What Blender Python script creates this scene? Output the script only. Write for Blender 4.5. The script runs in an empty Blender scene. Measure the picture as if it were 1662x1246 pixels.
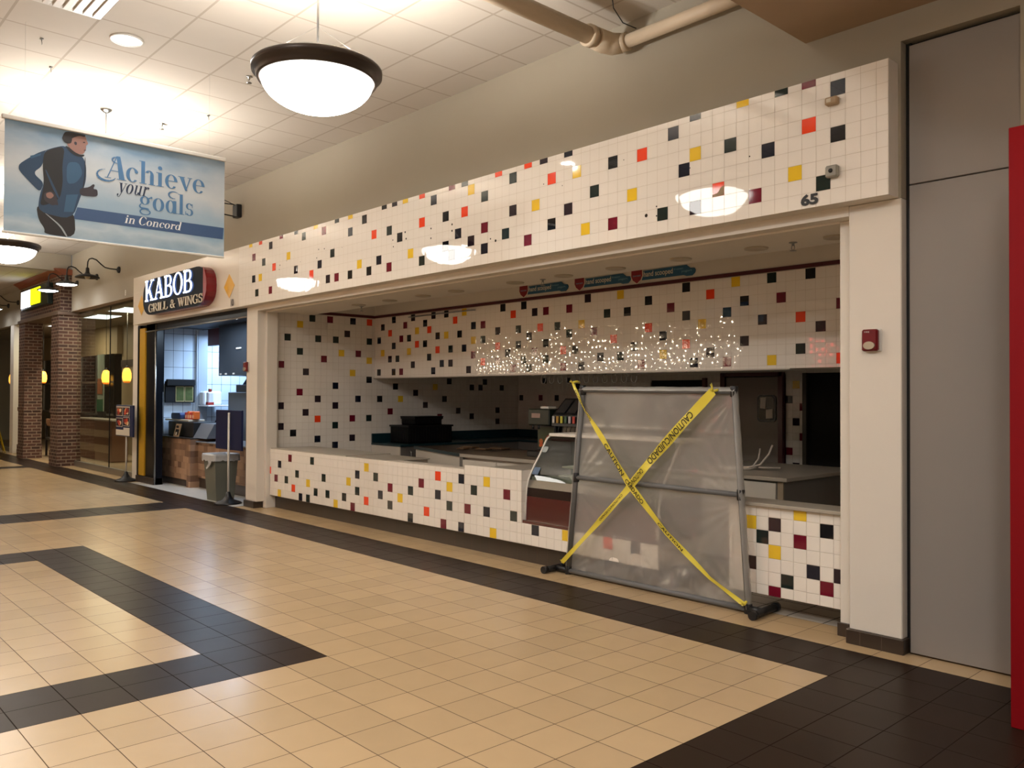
import bpy, math, random
from mathutils import Vector, Matrix
random.seed(7)
S = bpy.context.scene
COL = S.collection
PI = math.pi

# ------------------------------------------------------------------ camera
F_PX = 1356.48
cam_d = bpy.data.cameras.new('camera'); cam = bpy.data.objects.new('camera', cam_d); COL.objects.link(cam)
cam_d.sensor_fit = 'HORIZONTAL'; cam_d.sensor_width = 36.0; cam_d.lens = F_PX * 36.0 / 1662.0
cam_d.clip_start = 0.05; cam_d.clip_end = 200
yaw, pitch, roll = math.radians(-47.4008), math.radians(0.8033), math.radians(0.2397)
fwd = Vector((math.sin(yaw) * math.cos(pitch), math.cos(yaw) * math.cos(pitch), math.sin(pitch)))
rt = Vector((math.cos(yaw), -math.sin(yaw), 0)); up = rt.cross(fwd)
r2 = rt * math.cos(roll) + up * math.sin(roll); u2 = -rt * math.sin(roll) + up * math.cos(roll)
cam.matrix_world = Matrix(((r2.x, u2.x, -fwd.x, 2.5341), (r2.y, u2.y, -fwd.y, -5.0415), (r2.z, u2.z, -fwd.z, 1.7513), (0, 0, 0, 1)))
S.camera = cam

# ------------------------------------------------------------------ world, exposure
S.view_settings.view_transform = 'Standard'; S.view_settings.look = 'None'
S.view_settings.gamma = 1.0; S.view_settings.use_curve_mapping = False
S.view_settings.exposure = 0.17
W = bpy.data.worlds.new('world'); S.world = W; W.use_nodes = True
W.node_tree.nodes['Background'].inputs[0].default_value = (1.0, 0.96, 0.90, 1)
W.node_tree.nodes['Background'].inputs[1].default_value = 0.12
BOWL_E = 14.0        # glow of the pendant bowls
BOWL_W = 170.0      # upward lamp inside each pendant bowl, watts
FILL_W = 90.0       # added fill lamps behind the camera, watts before scaling

# ------------------------------------------------------------------ materials
def lin(c):
    return tuple((x / 12.92 if x <= 0.04045 else ((x + 0.055) / 1.055) ** 2.4) for x in c)
def hexc(h):
    return lin(tuple(int(h[i:i + 2], 16) / 255 for i in (0, 2, 4)))
MATS = {}
def M(name, col='808080', rough=0.5, metal=0.0, emit=None, es=1.0, spec=0.5, var=0.0, vs=4.0, bump=0.0, bs=40.0, coat=0.0):
    if name in MATS: return MATS[name]
    m = bpy.data.materials.new(name); m.use_nodes = True; nt = m.node_tree; b = nt.nodes['Principled BSDF']
    c = hexc(col)
    b.inputs['Base Color'].default_value = (*c, 1); b.inputs['Roughness'].default_value = rough
    b.inputs['Metallic'].default_value = metal; b.inputs['Specular IOR Level'].default_value = spec
    b.inputs['Coat Weight'].default_value = coat
    if emit:
        b.inputs['Emission Color'].default_value = (*hexc(emit), 1); b.inputs['Emission Strength'].default_value = es
    tc = nt.nodes.new('ShaderNodeTexCoord')
    if var:
        n = nt.nodes.new('ShaderNodeTexNoise'); n.inputs['Scale'].default_value = vs; n.inputs['Detail'].default_value = 4
        mx = nt.nodes.new('ShaderNodeMix'); mx.data_type = 'RGBA'
        mx.inputs[6].default_value = (*[x * (1 - var) for x in c], 1); mx.inputs[7].default_value = (*[min(1, x * (1 + var)) for x in c], 1)
        nt.links.new(tc.outputs['Object'], n.inputs['Vector']); nt.links.new(n.outputs['Fac'], mx.inputs[0]); nt.links.new(mx.outputs[2], b.inputs['Base Color'])
    if bump:
        n = nt.nodes.new('ShaderNodeTexNoise'); n.inputs['Scale'].default_value = bs
        bp = nt.nodes.new('ShaderNodeBump'); bp.inputs['Strength'].default_value = bump; bp.inputs['Distance'].default_value = 0.01
        nt.links.new(tc.outputs['Object'], n.inputs['Vector']); nt.links.new(n.outputs['Fac'], bp.inputs['Height']); nt.links.new(bp.outputs[0], b.inputs['Normal'])
    MATS[name] = m
    return m
def glass(name, tint='d8e0dc', clear=0.86, rough=0.02):
    if name in MATS: return MATS[name]
    m = bpy.data.materials.new(name); m.use_nodes = True; nt = m.node_tree
    for n in list(nt.nodes): nt.nodes.remove(n)
    o = nt.nodes.new('ShaderNodeOutputMaterial'); t = nt.nodes.new('ShaderNodeBsdfTransparent'); g = nt.nodes.new('ShaderNodeBsdfGlossy')
    f = nt.nodes.new('ShaderNodeFresnel'); mx = nt.nodes.new('ShaderNodeMixShader')
    t.inputs[0].default_value = (*[x * clear for x in hexc(tint)], 1); g.inputs['Roughness'].default_value = rough; f.inputs[0].default_value = 1.5
    nt.links.new(f.outputs[0], mx.inputs[0]); nt.links.new(t.outputs[0], mx.inputs[1]); nt.links.new(g.outputs[0], mx.inputs[2]); nt.links.new(mx.outputs[0], o.inputs[0])
    MATS[name] = m
    return m
def nnew(nt, t, **kw):
    n = nt.nodes.new(t)
    for k, v in kw.items(): setattr(n, k, v)
    return n
def math_n(nt, op, a, b=None):
    n = nnew(nt, 'ShaderNodeMath', operation=op)
    for i, v in enumerate((a, b)):
        if v is None: continue
        if isinstance(v, (int, float)): n.inputs[i].default_value = v
        else: nt.links.new(v, n.inputs[i])
    return n.outputs[0]
def grid_mat(name, col, grout, sx, sy, gw, rough, var=0.08, axes=(0, 1), cloud=0.06, off=(0, 0), bumpd=0.002, spec=0.5, gx=None):
    """tiles laid on object coordinates: grout lines, each tile its own tone, a soft mottling inside the tile"""
    m = bpy.data.materials.new(name); m.use_nodes = True; nt = m.node_tree; b = nt.nodes['Principled BSDF']
    tc = nt.nodes.new('ShaderNodeTexCoord'); sp = nt.nodes.new('ShaderNodeSeparateXYZ'); nt.links.new(tc.outputs['Object'], sp.inputs[0])
    U = math_n(nt, 'DIVIDE', math_n(nt, 'SUBTRACT', sp.outputs[axes[0]], off[0]), sx); V = math_n(nt, 'DIVIDE', math_n(nt, 'SUBTRACT', sp.outputs[axes[1]], off[1]), sy)
    fu, fv = math_n(nt, 'FRACT', U), math_n(nt, 'FRACT', V)
    cb = nt.nodes.new('ShaderNodeCombineXYZ'); nt.links.new(math_n(nt, 'FLOOR', U), cb.inputs[0]); nt.links.new(math_n(nt, 'FLOOR', V), cb.inputs[1])
    wn = nnew(nt, 'ShaderNodeTexWhiteNoise', noise_dimensions='2D'); nt.links.new(cb.outputs[0], wn.inputs['Vector'])
    du = math_n(nt, 'MINIMUM', fu, math_n(nt, 'SUBTRACT', 1.0, fu)); dv = math_n(nt, 'MINIMUM', fv, math_n(nt, 'SUBTRACT', 1.0, fv))
    g = math_n(nt, 'MAXIMUM', math_n(nt, 'LESS_THAN', du, (gx or gw) / 2 / sx), math_n(nt, 'LESS_THAN', dv, gw / 2 / sy))
    no = nt.nodes.new('ShaderNodeTexNoise'); no.inputs['Scale'].default_value = 5; no.inputs['Detail'].default_value = 5; nt.links.new(tc.outputs['Object'], no.inputs['Vector'])
    tone = math_n(nt, 'ADD', math_n(nt, 'MULTIPLY', math_n(nt, 'SUBTRACT', wn.outputs['Value'], 0.5), 2 * var), math_n(nt, 'MULTIPLY', math_n(nt, 'SUBTRACT', no.outputs['Fac'], 0.5), 4 * cloud))
    hsv = nt.nodes.new('ShaderNodeHueSaturation'); hsv.inputs['Color'].default_value = (*hexc(col), 1); nt.links.new(math_n(nt, 'ADD', tone, 1.0), hsv.inputs['Value'])
    mx = nt.nodes.new('ShaderNodeMix'); mx.data_type = 'RGBA'; nt.links.new(g, mx.inputs[0]); nt.links.new(hsv.outputs[0], mx.inputs[6]); mx.inputs[7].default_value = (*hexc(grout), 1)
    nt.links.new(mx.outputs[2], b.inputs['Base Color'])
    rr = math_n(nt, 'ADD', math_n(nt, 'MULTIPLY', no.outputs['Fac'], 0.06), rough - 0.03)
    nt.links.new(math_n(nt, 'MAXIMUM', rr, math_n(nt, 'MULTIPLY', g, 0.85)), b.inputs['Roughness']); b.inputs['Specular IOR Level'].default_value = spec
    bp = nt.nodes.new('ShaderNodeBump'); bp.inputs['Strength'].default_value = 0.5; bp.inputs['Distance'].default_value = bumpd
    nt.links.new(math_n(nt, 'SUBTRACT', 1.0, g), bp.inputs['Height']); nt.links.new(bp.outputs[0], b.inputs['Normal'])
    MATS[name] = m
    return m

# ------------------------------------------------------------------ mesh builder
class MB:
    def __init__(s): s.v = []; s.f = []; s.m = []; s.mats = []; s.sm = []
    def mi(s, mat):
        if mat not in s.mats: s.mats.append(mat)
        return s.mats.index(mat)
    def face(s, pts, mat, smooth=False):
        n = len(s.v); s.v += [tuple(p) for p in pts]; s.f.append(list(range(n, n + len(pts)))); s.m.append(s.mi(mat)); s.sm.append(smooth); return s
    def add(s, vs, fs, mat, smooth=False):
        n = len(s.v); s.v += [tuple(p) for p in vs]; k = s.mi(mat)
        for f in fs: s.f.append([n + i for i in f]); s.m.append(k); s.sm.append(smooth)
        return s
    def box(s, x0, x1, y0, y1, z0, z1, mat, bev=0.0):
        if x1 < x0: x0, x1 = x1, x0
        if y1 < y0: y0, y1 = y1, y0
        if z1 < z0: z0, z1 = z1, z0
        b = min(bev, (x1 - x0) / 2.01, (y1 - y0) / 2.01, (z1 - z0) / 2.01)
        if b <= 0:
            v = [(x, y, z) for z in (z0, z1) for y in (y0, y1) for x in (x0, x1)]
            return s.add(v, [(0, 2, 3, 1), (4, 5, 7, 6), (0, 1, 5, 4), (2, 6, 7, 3), (0, 4, 6, 2), (1, 3, 7, 5)], mat)
        # chamfered box: 24 corner points
        vs = []; idx = {}
        for i, (X, sx) in enumerate(((x0, 1), (x1, -1))):
            for j, (Y, sy) in enumerate(((y0, 1), (y1, -1))):
                for k, (Z, sz) in enumerate(((z0, 1), (z1, -1))):
                    for a in range(3):
                        p = [X + sx * b * (a != 0), Y + sy * b * (a != 1), Z + sz * b * (a != 2)]
                        idx[(i, j, k, a)] = len(vs); vs.append(p)
        fs = []
        for a in range(3):
            for e in (0, 1):
                q = [(p, r) for p, r in ((0, 0), (1, 0), (1, 1), (0, 1))]
                f = []
                for p, r in q:
                    t = [p, r]; t.insert(a, e); f.append(idx[(t[0], t[1], t[2], a)])
                fs.append(f)
        for a in range(3):      # edges along axis a
            o = [x for x in range(3) if x != a]
            for p in (0, 1):
                for r in (0, 1):
                    t0 = [0, 0, 0]; t0[o[0]] = p; t0[o[1]] = r; t1 = list(t0); t1[a] = 1
                    fs.append([idx[(*t0, o[0])], idx[(*t1, o[0])], idx[(*t1, o[1])], idx[(*t0, o[1])]])
        for i in (0, 1):
            for j in (0, 1):
                for k in (0, 1): fs.append([idx[(i, j, k, a)] for a in range(3)])
        return s.add(vs, fs, mat)
    def prism(s, poly, a, b, fr, mat, mat2=None, smooth=False):
        """polygon in frame coords (u,v), extruded from n=a to n=b"""
        n = len(poly); vs = [fr.p(u, v, a) for u, v in poly] + [fr.p(u, v, b) for u, v in poly]
        s.add(vs, [list(range(n))[::-1], list(range(n, 2 * n))], mat)
        return s.add(vs, [(i, (i + 1) % n, (i + 1) % n + n, i + n) for i in range(n)], mat2 or mat, smooth)
    def tube(s, pts, r, mat, seg=10, caps=True):
        pts = [Vector(p) for p in pts]; rs = r if isinstance(r, (list, tuple)) else [r] * len(pts)
        rings = []; pn = None
        for i, p in enumerate(pts):
            d = (pts[min(i + 1, len(pts) - 1)] - pts[max(i - 1, 0)]).normalized()
            if pn is None:
                a = Vector((0, 0, 1)) if abs(d.z) < 0.9 else Vector((1, 0, 0)); pn = d.cross(a).normalized()
            pn = (pn - d * pn.dot(d)).normalized(); q = d.cross(pn)
            rings.append([p + (pn * math.cos(2 * PI * k / seg) + q * math.sin(2 * PI * k / seg)) * rs[i] for k in range(seg)])
        vs = [x for rg in rings for x in rg]; fs = []
        for i in range(len(pts) - 1):
            for k in range(seg):
                fs.append((i * seg + k, i * seg + (k + 1) % seg, (i + 1) * seg + (k + 1) % seg, (i + 1) * seg + k))
        s.add(vs, fs, mat, True)
        if caps: s.face(rings[0][::-1], mat); s.face(rings[-1], mat)
        return s
    def lathe(s, prof, c, mat, seg=32, axis='z', close=False):
        vs = []; n = len(prof)
        for k in range(seg):
            a = 2 * PI * k / seg
            for r, h in prof:
                if axis == 'z': vs.append((c[0] + r * math.cos(a), c[1] + r * math.sin(a), c[2] + h))
                elif axis == 'y': vs.append((c[0] + r * math.cos(a), c[1] + h, c[2] + r * math.sin(a)))
                else: vs.append((c[0] + h, c[1] + r * math.cos(a), c[2] + r * math.sin(a)))
        fs = []
        for k in range(seg):
            k2 = (k + 1) % seg
            for i in range(n - 1): fs.append((k * n + i, k * n + i + 1, k2 * n + i + 1, k2 * n + i))
            if close: fs.append((k * n + n - 1, k * n, k2 * n, k2 * n + n - 1))
        return s.add(vs, fs, mat, True)
    def build(s, name, parent=None, origin=None):
        off = ORG.get(parent.name, Vector((0, 0, 0))) if parent else Vector(origin or (0, 0, 0))
        me = bpy.data.meshes.new(name); me.from_pydata([Vector(p) - off for p in s.v], [], s.f)
        for m in s.mats: me.materials.append(m)
        me.polygons.foreach_set('material_index', s.m); me.polygons.foreach_set('use_smooth', s.sm)
        me.validate(); me.update()
        bm = __import__('bmesh').new(); bm.from_mesh(me); __import__('bmesh').ops.remove_doubles(bm, verts=bm.verts, dist=1e-6) if any(s.sm) else None
        __import__('bmesh').ops.recalc_face_normals(bm, faces=bm.faces) if not getattr(s, 'keep', False) else None
        bm.to_mesh(me); bm.free()
        o = bpy.data.objects.new(name, me); COL.objects.link(o)
        if parent: o.parent = parent
        else: o.location = off
        ORG[o.name] = off
        return o
ORG = {}
class Fr:
    def __init__(s, o, u, v, n=None):
        s.o = Vector(o); s.u = Vector(u); s.v = Vector(v); s.n = Vector(n) if n else s.u.cross(s.v).normalized()
    def p(s, a, b, c=0.0): return s.o + s.u * a + s.v * b + s.n * c
def facade(x, y, z): return Fr((x, y, z), (1, 0, 0), (0, 0, 1), (0, -1, 0))     # seen from the hall, outward is -y
def tag(o, label=None, cat=None, group=None, kind=None):
    if label: o['label'] = label
    if cat: o['category'] = cat
    if group: o['group'] = group
    if kind: o['kind'] = kind
    return o
def thing(name, loc, label, cat, group=None):
    o = bpy.data.objects.new(name, None); o.empty_display_size = 0.1; COL.objects.link(o); o.location = loc; ORG[o.name] = Vector(loc)
    return tag(o, label, cat, group)
def struct(mb, name): return tag(mb.build(name), kind='structure')
def copy_tree(o, loc=None, label=None, parent=None):
    c = o.copy(); COL.objects.link(c); ORG[c.name] = ORG.get(o.name, Vector((0, 0, 0)))
    if parent: c.parent = parent
    for ch in list(o.children): copy_tree(ch, parent=c)
    if loc is not None: c.location = loc; ORG[c.name] = Vector(loc)
    if label: c['label'] = label
    return c
def text_polys(txt, fr, w, h, d, mat, mb, shear=0.0, bold=0.0, fit=True, center=False):
    cu = bpy.data.curves.new('t', 'FONT'); cu.body = txt; cu.size = 1.0; cu.offset = bold; cu.shear = shear; cu.resolution_u = 3; cu.fill_mode = 'FRONT'
    ob = bpy.data.objects.new('t', cu); COL.objects.link(ob); dg = bpy.context.evaluated_depsgraph_get(); dg.update()
    me = ob.evaluated_get(dg).to_mesh()
    if me and len(me.vertices):
        xs = [v.co.x for v in me.vertices]; ys = [v.co.y for v in me.vertices]; x0, x1, y0, y1 = min(xs), max(xs), min(ys), max(ys)
        kx = w / max(1e-6, x1 - x0); ky = h / max(1e-6, y1 - y0)
        cx = -w / 2 if center else 0
        vs = [fr.p(cx + (v.co.x - x0) * kx, (v.co.y - y0) * ky, d) for v in me.vertices]
        mb.add(vs, [list(p.vertices) for p in me.polygons], mat)
    ob.evaluated_get(dg).to_mesh_clear(); bpy.data.objects.remove(ob); bpy.data.curves.remove(cu)
    return mb

# ------------------------------------------------------------------ palette
WHITE_TILE = M('white_glazed_tile', 'efe8de', 0.022, var=0.02, vs=1.5, bump=0.003, bs=14)
TILE = {'W': WHITE_TILE,
        'K': M('black_glazed_tile', '17181c', 0.022), 'N': M('navy_glazed_tile', '14192b', 0.022), 'G': M('dark_green_glazed_tile', '1d2b29', 0.022),
        'P': M('plum_black_glazed_tile', '2a1f28', 0.022), 'M': M('maroon_glazed_tile', '6f1228', 0.07), 'O': M('orange_glazed_tile', 'f2451a', 0.08),
        'Y': M('yellow_glazed_tile', 'edc531', 0.08)}
GROUT = M('pale_grout', 'c9bdac', 0.9)
BEIGE = M('beige_wall_paint', '9c9382', 0.75, var=0.03, vs=2, bump=0.05, bs=120)
CREAM = M('cream_painted_plaster', 'ded6ca', 0.6, var=0.03, vs=3, bump=0.04, bs=80)
TAUPE = M('taupe_soffit_paint', 'a48c72', 0.75, var=0.03)
CEIL = grid_mat('acoustic_ceiling_tile', 'c4bcb0', 'aca193', 0.617, 0.63, 0.022, 0.85, var=0.015, cloud=0.015, off=(-4.84, -0.205), bumpd=-0.004, spec=0.2)
TAN = grid_mat('tan_porcelain_floor', 'bda27c', '4e3822', 0.3051, 0.3051, 0.0048, 0.24, var=0.05, cloud=0.018, spec=0.45)
DARK = grid_mat('dark_brown_porcelain_floor', '291d15', '20160f', 0.3051, 0.3051, 0.006, 0.33, var=0.10, cloud=0.03, spec=0.10)
GREYF = grid_mat('grey_quarry_floor', 'b3aa9d', '1c1814', 0.3051, 0.22, 0.010, 0.45, var=0.06, cloud=0.05, off=(0, 1.12))
PALEF = grid_mat('pale_threshold_floor', 'b9b5ae', '8d8982', 0.61, 0.61, 0.004, 0.35, var=0.03, cloud=0.06, off=(0, 0.62))
BASE = grid_mat('dark_brown_base_tile', '3a2f27', '5a4d42', 0.152, 0.5, 0.004, 0.3, var=0.06, axes=(0, 2), off=(0, -0.2))
BRICK_C = ('5b3a2c', '8b7666')
STEEL = M('brushed_steel', '9a9a98', 0.28, 1.0); BLACK = M('black_metal', '141414', 0.45); BLACKP = M('black_plastic', '18181a', 0.4)
BRONZE = M('dark_bronze_metal', '3c322b', 0.4, 0.3); WHITEM = M('white_metal', 'd9d4cb', 0.4); MAROON = M('maroon_paint', '4f141b', 0.4)
WHITEL = M('white_laminate', 'cbc4b8', 0.45, var=0.02); TOPL = M('pale_grey_laminate', 'a79f92', 0.3, var=0.05, vs=8); TEAL = M('dark_teal_laminate', '123036', 0.3)
GREYL = M('grey_laminate', '6f6a64', 0.5)
PAT = {
    'fas': '-88,36Y -87,31N -87,34M -86,29G -85,31Y -85,36O -84,33G -82,29M -82,35P -81,32O -79,36M -77,33Y -76,29K -75,31P -75,36K -73,29Y -73,35G -71,30O -70,36Y -69,31N -68,35M -67,29P -66,32G -65,29M -65,36G -62,29K -62,34N -62,36Y -60,30Y -59,35K -58,29K -57,33O -56,30N -55,36K -54,29M -54,33G -53,36P -52,32K -51,36Y -50,30Y -48,29G -48,33O -48,36O -46,35N -44,30K -44,33K -43,29K -43,36M -42,31N -41,33O -41,36G -40,30P -40,35Y -38,29N -38,31M -38,34G -36,36O -35,30G -34,32P -34,35G -32,29M -32,36O -31,32Y -30,36P -29,30K -29,34O -27,31P -27,36N -26,34Y -25,29Y -24,32G -22,29M -22,34K -20,31Y -19,34O -17,29G -16,35N -15,32N -14,29P -14,33Y -14,36N -12,30O -11,33G -10,36Y -9,29M -8,32N -7,36G -6,30Y -5,33O -5,36M -4,29G -3,32K -3,35N',
    'cnt': '-89,6K -88,4O -86,3M -85,1Y -85,5N -83,3G -82,6M -81,2O -80,4G -79,1N -77,1G -77,3Y -76,6G -75,2G -73,4G -72,2G -70,1Y -68,2K -67,4Y -66,1M -65,3G -65,5N -63,2O -63,6Y -61,5G -60,3N -58,2K -58,4M -56,3Y -54,1K -54,4G -52,5M -51,2O -49,4N -49,6O -48,1M -47,3G -47,5Y -45,1N -45,6N -44,3M -43,5G -41,3N -41,6Y -40,1Y -38,5M -37,3G -34,2N -30,2Y -25,2O -22,2N',
    'rc': '-12,3K -12,6Y -11,5G -10,1M -10,4Y -10,6P -9,2G -8,5M -8,7Y -7,3N -6,2M -6,6K -5,3P',
    'bh': '-88,19K -88,24N -87,22Y -87,26K -85,21P -85,25O -84,19P -84,23N -84,27K -83,21G -82,19M -82,24M -81,26M -80,22Y -80,24G -79,20P -79,27P -78,23O -78,25Y -76,23K -76,26K -75,21K -75,25O -74,19N -74,27P -73,22O -73,24P -72,20N -71,24Y -71,27K -70,20P -70,22G -69,26O -68,24K -67,22N -67,27Y -66,19P -65,21M -65,23Y -65,25N -63,20O -63,23G -63,25M -60,20M -60,22O -60,24P -59,27K -58,21K -57,19M -57,26O -56,22N -56,24G -55,20G -55,27K -54,19G -54,23P -53,21M -53,26P -52,24O -51,20G -51,22K -51,26M -49,24G -48,19M -48,21O -47,23G -47,26M -46,21K -45,19N -45,24Y -44,27P -43,23M -42,20N -41,25G -40,22O -39,20G -39,27Y -38,25K -37,21K -36,19M -35,23O -35,26K -33,20Y -33,22N -32,25M -30,21O -30,24N -30,27K -29,19N -28,23Y -27,20P -27,26O -25,19M -25,24G -24,27Y -23,21P -23,25K -21,23P -20,19Y -20,27G -19,25M -17,20G -17,23O -16,27K -15,22P -13,19O -13,24M',
    'lw': '8,9P 8,22P 9,17N 9,26N 10,11P 10,14P 10,20M 11,24G 12,10K 13,16M 13,22G 13,26Y 14,13P 14,19P 15,27G 16,9N 16,12O 16,15P 16,24G 17,21M 18,27M 19,8N 19,11G 19,14P 19,17N 19,24G 20,22Y 21,25P 22,9P 22,12M 22,19Y 22,27N 23,15N 23,22M 25,12G 25,18K 25,21Y 25,24G 25,27O 27,15K 29,13M 30,17K 31,15Y 34,16P 36,14P 38,17Y 39,12M 40,15K 41,18K 43,13P 46,12N 46,17K 48,17P 49,18K 52,11P 52,13P 53,17K',
    'bw': '-91,14K -90,12M -90,17N -88,15K -83,15M -82,18N -79,15K -76,18N -74,17P -35,8M -35,15N -34,6P -34,12P -34,17Y -33,10M -33,14M',
}

# ------------------------------------------------------------------ tiled walls
TW = 0.1095
def parse(s):
    d = {}
    for t in s.split():
        a, b = t.split(','); d[(int(a), int(b[:-1]))] = b[-1]
    return d
def tile_panel(mb, fr, oh, oz, h0, h1, z0, z1, pat, jit, sgn=1, seed=3, holes=(), bulge=0.0):
    """glazed tiles TW apart in the frame's (u,v); every tile sits a hair off true so reflections break at the joints"""
    rnd = random.Random(seed); g = 0.0011; e = 0.0022
    mb.face([fr.p(h0, z0, 0), fr.p(h1, z0, 0), fr.p(h1, z1, 0), fr.p(h0, z1, 0)], GROUT)
    c0 = math.floor((h0 - oh) / TW); c1 = math.floor((h1 - oh) / TW); r0 = math.floor((z0 - oz) / TW); r1 = math.floor((z1 - oz) / TW)
    for c in range(c0, c1 + 1):
        for r in range(r0, r1 + 1):
            a0, a1 = max(h0, oh + c * TW), min(h1, oh + (c + 1) * TW); b0, b1 = max(z0, oz + r * TW), min(z1, oz + (r + 1) * TW)
            if a1 - a0 < 0.008 or b1 - b0 < 0.008: continue
            am, bm_ = (a0 + a1) / 2, (b0 + b1) / 2
            if any(x0 < am < x1 and y0 < bm_ < y1 for x0, x1, y0, y1 in holes): continue
            mat = TILE[pat.get((c, r), 'W')]
            tu, tv = rnd.uniform(-jit, jit), rnd.uniform(-jit, jit); d = 0.003
            A0, A1, B0, B1 = a0 + g, a1 - g, b0 + g, b1 - g
            ins = [(A0 + e, B0 + e), (A1 - e, B0 + e), (A1 - e, B1 - e), (A0 + e, B1 - e)]; out = [(A0, B0), (A1, B0), (A1, B1), (A0, B1)]
            if bulge:
                N_ = 4; base = len(mb.v); vs = []; W_, H_ = A1 - A0, B1 - B0
                for q in range(N_ + 1):
                    for p in range(N_ + 1):
                        x, y = A0 + W_ * p / N_, B0 + H_ * q / N_; ex, ey = (2 * p / N_ - 1), (2 * q / N_ - 1)
                        vs.append(fr.p(x, y, d - bulge * (ex * ex + ey * ey) + (x - am) * tu + (y - bm_) * tv))
                mb.add(vs, [(q * 5 + p, q * 5 + p + 1, q * 5 + p + 6, q * 5 + p + 5) for q in range(N_) for p in range(N_)], mat, True)
                continue
            vs = [fr.p(x, y, d + (x - am) * tu + (y - bm_) * tv) for x, y in ins] + [fr.p(x, y, 0.001) for x, y in out]
            mb.add(vs, [(0, 1, 2, 3), (4, 5, 1, 0), (5, 6, 2, 1), (6, 7, 3, 2), (7, 4, 0, 3)], mat)
    return mb
P_ = {k: parse(v) for k, v in PAT.items()}

# floor: one face per tile so that the bands follow the joints
T = 0.3051
def floor_kind(i, j):            # tile column i (x from i*T), row j (y from j*T)
    x, y = i + 0.5, j + 0.5
    if 0 < y < 2: return DARK
    if y > 2: return TAN
    if 0 < x < 9: return DARK
    if x > 9: return TAN
    if -37 < x < -34 or -67 < x < -65: return DARK
    if y > -2: return TAN if True else DARK
    if -26 < x < -8 and -24 < y < -7 and not (-24 < x < -10 and -22 < y < -9): return DARK
    if -58 < x < -44 and -24 < y < -7 and not (-56 < x < -46 and -22 < y < -9): return DARK
    return TAN
fl = MB()
for i in range(-112, 22):
    for j in range(-33, 4):
        y1 = (j + 1) * T
        if j == 3:
            if i * T < -10.0 or i * T > 0.2: continue
            y1 = 1.12
        fl.face([(i * T, j * T, 0), ((i + 1) * T, j * T, 0), ((i + 1) * T, y1, 0), (i * T, y1, 0)], floor_kind(i, j))
fl.keep = True
floor = struct(fl, 'floor')
f2 = MB(); f2.keep = True
f2.face([(-9.72, 1.12, 0), (0.2, 1.12, 0), (0.2, 6.5, 0), (-9.72, 6.5, 0)], GREYF)
struct(f2, 'floor')
f3 = MB(); f3.keep = True
f3.face([(-14.76, 0.60, 0.004), (-10.0, 0.60, 0.004), (-10.0, 5, 0.004), (-14.76, 5, 0.004)], PALEF)
struct(f3, 'floor')
f4 = MB(); f4.keep = True
f4.face([(-34, 0.91, 0), (-14.9, 0.91, 0), (-14.9, 7, 0), (-34, 7, 0)], M('inner_tan_floor', 'a08a6c', 0.4, var=0.06))
struct(f4, 'floor')

# hall ceiling and its low parts
c = MB(); c.box(-19.9, 6, -10, 0.79, 5.12, 5.2, CEIL); struct(c, 'ceiling')
c = MB(); c.box(-34, -19.9, -10, 0.79, 4.76, 4.84, CEIL); struct(c, 'ceiling')
c = MB(); c.box(-19.9, -19.66, -10, 0.79, 4.72, 5.119, BEIGE); struct(c, 'trim_5')
c = MB(); c.box(-0.57, 6, -10, 0.79, 4.40, 5.119, TAUPE); struct(c, 'ceiling')

# front wall above the shops
w = MB(); w.box(-14.76, 0.13, 0.79, 0.98, 3.123, 5.12, BEIGE); struct(w, 'wall_front')
w = MB(); w.box(-19.59, -14.76, 0.79, 0.98, 3.76, 5.12, BEIGE); struct(w, 'wall_front')
w = MB(); w.box(0.13, 0.86, 0.79, 1.0, 4.2, 4.7, BEIGE); w.box(0.86, 3.2, 0.79, 1.0, 0, 4.7, BEIGE)
struct(w, 'wall_front')
w = MB(); w.box(-34, -23.72, 0.79, 0.98, 3.77, 5.12, BEIGE)
struct(w, 'wall_front')
# right-hand hall end, opposite side, far end (out of view; they close the hall)
w = MB(); w.box(6, 6.1, -10, 1, 0, 5.12, BEIGE); struct(w, 'wall_right')
w = MB(); w.box(-34, 6, -10.1, -10, 0, 5.12, CREAM); struct(w, 'wall_opposite')
w = MB(); w.box(-34.1, -34, -10, 7, 0, 5.12, BEIGE); struct(w, 'wall_left')

# lit strips and a red sign on the far side of the hall (behind the camera); they show as glints in the tiles
def bulb_row(x0, x1, z, n, es, label):
    w = MB(); m = M('warm_bulb_%d' % es, 'fff2dc', .4, emit='ffe9c8', es=es); rr = random.Random(int(z * 100))
    t = thing('bulb_strip', (x0, -9.9, z), label, 'light', 'bulb strips on the opposite shopfronts')
    for k in range(n):
        x = x0 + (x1 - x0) * (k + .5) / n + rr.uniform(-.08, .08); r = rr.uniform(.03, .055); w.lathe([(0.0001, -r), (r * .7, -r * .7), (r, 0), (r * .7, r * .7), (0.0001, r)], (x, -9.88, z + rr.uniform(-.12, .12)), m, 8)
    tag(w.build('bulb', t), kind='stuff')
    w = MB(); w.box(x0, x1, -9.99, -9.95, z - .04, z + .04, BRONZE); w.build('rail', t)
for z, n, es in ((2.75, 26, 60), (3.05, 30, 75), (3.4, 26, 60), (3.8, 14, 75)): bulb_row(-25, -10.5, z, n, es, 'row of small warm bulbs on the opposite shopfront, out of the photo')
w = MB(); RN = M('red_neon', 'ff4a4a', .4, emit='ff3b3b', es=9)
for k in range(4):
    for j in range(4):
        if (k * 3 + j) % 5: w.lathe([(0.0001, -.05), (.07, -.03), (.085, 0), (0.0001, .01)], (-8.3 + k * .34, -9.88, 2.2 + j * .3), RN, 10, 'y')
tag(w.build('neon_sign'), 'red neon sign on the opposite shopfront, out of the photo', 'sign')

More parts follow.
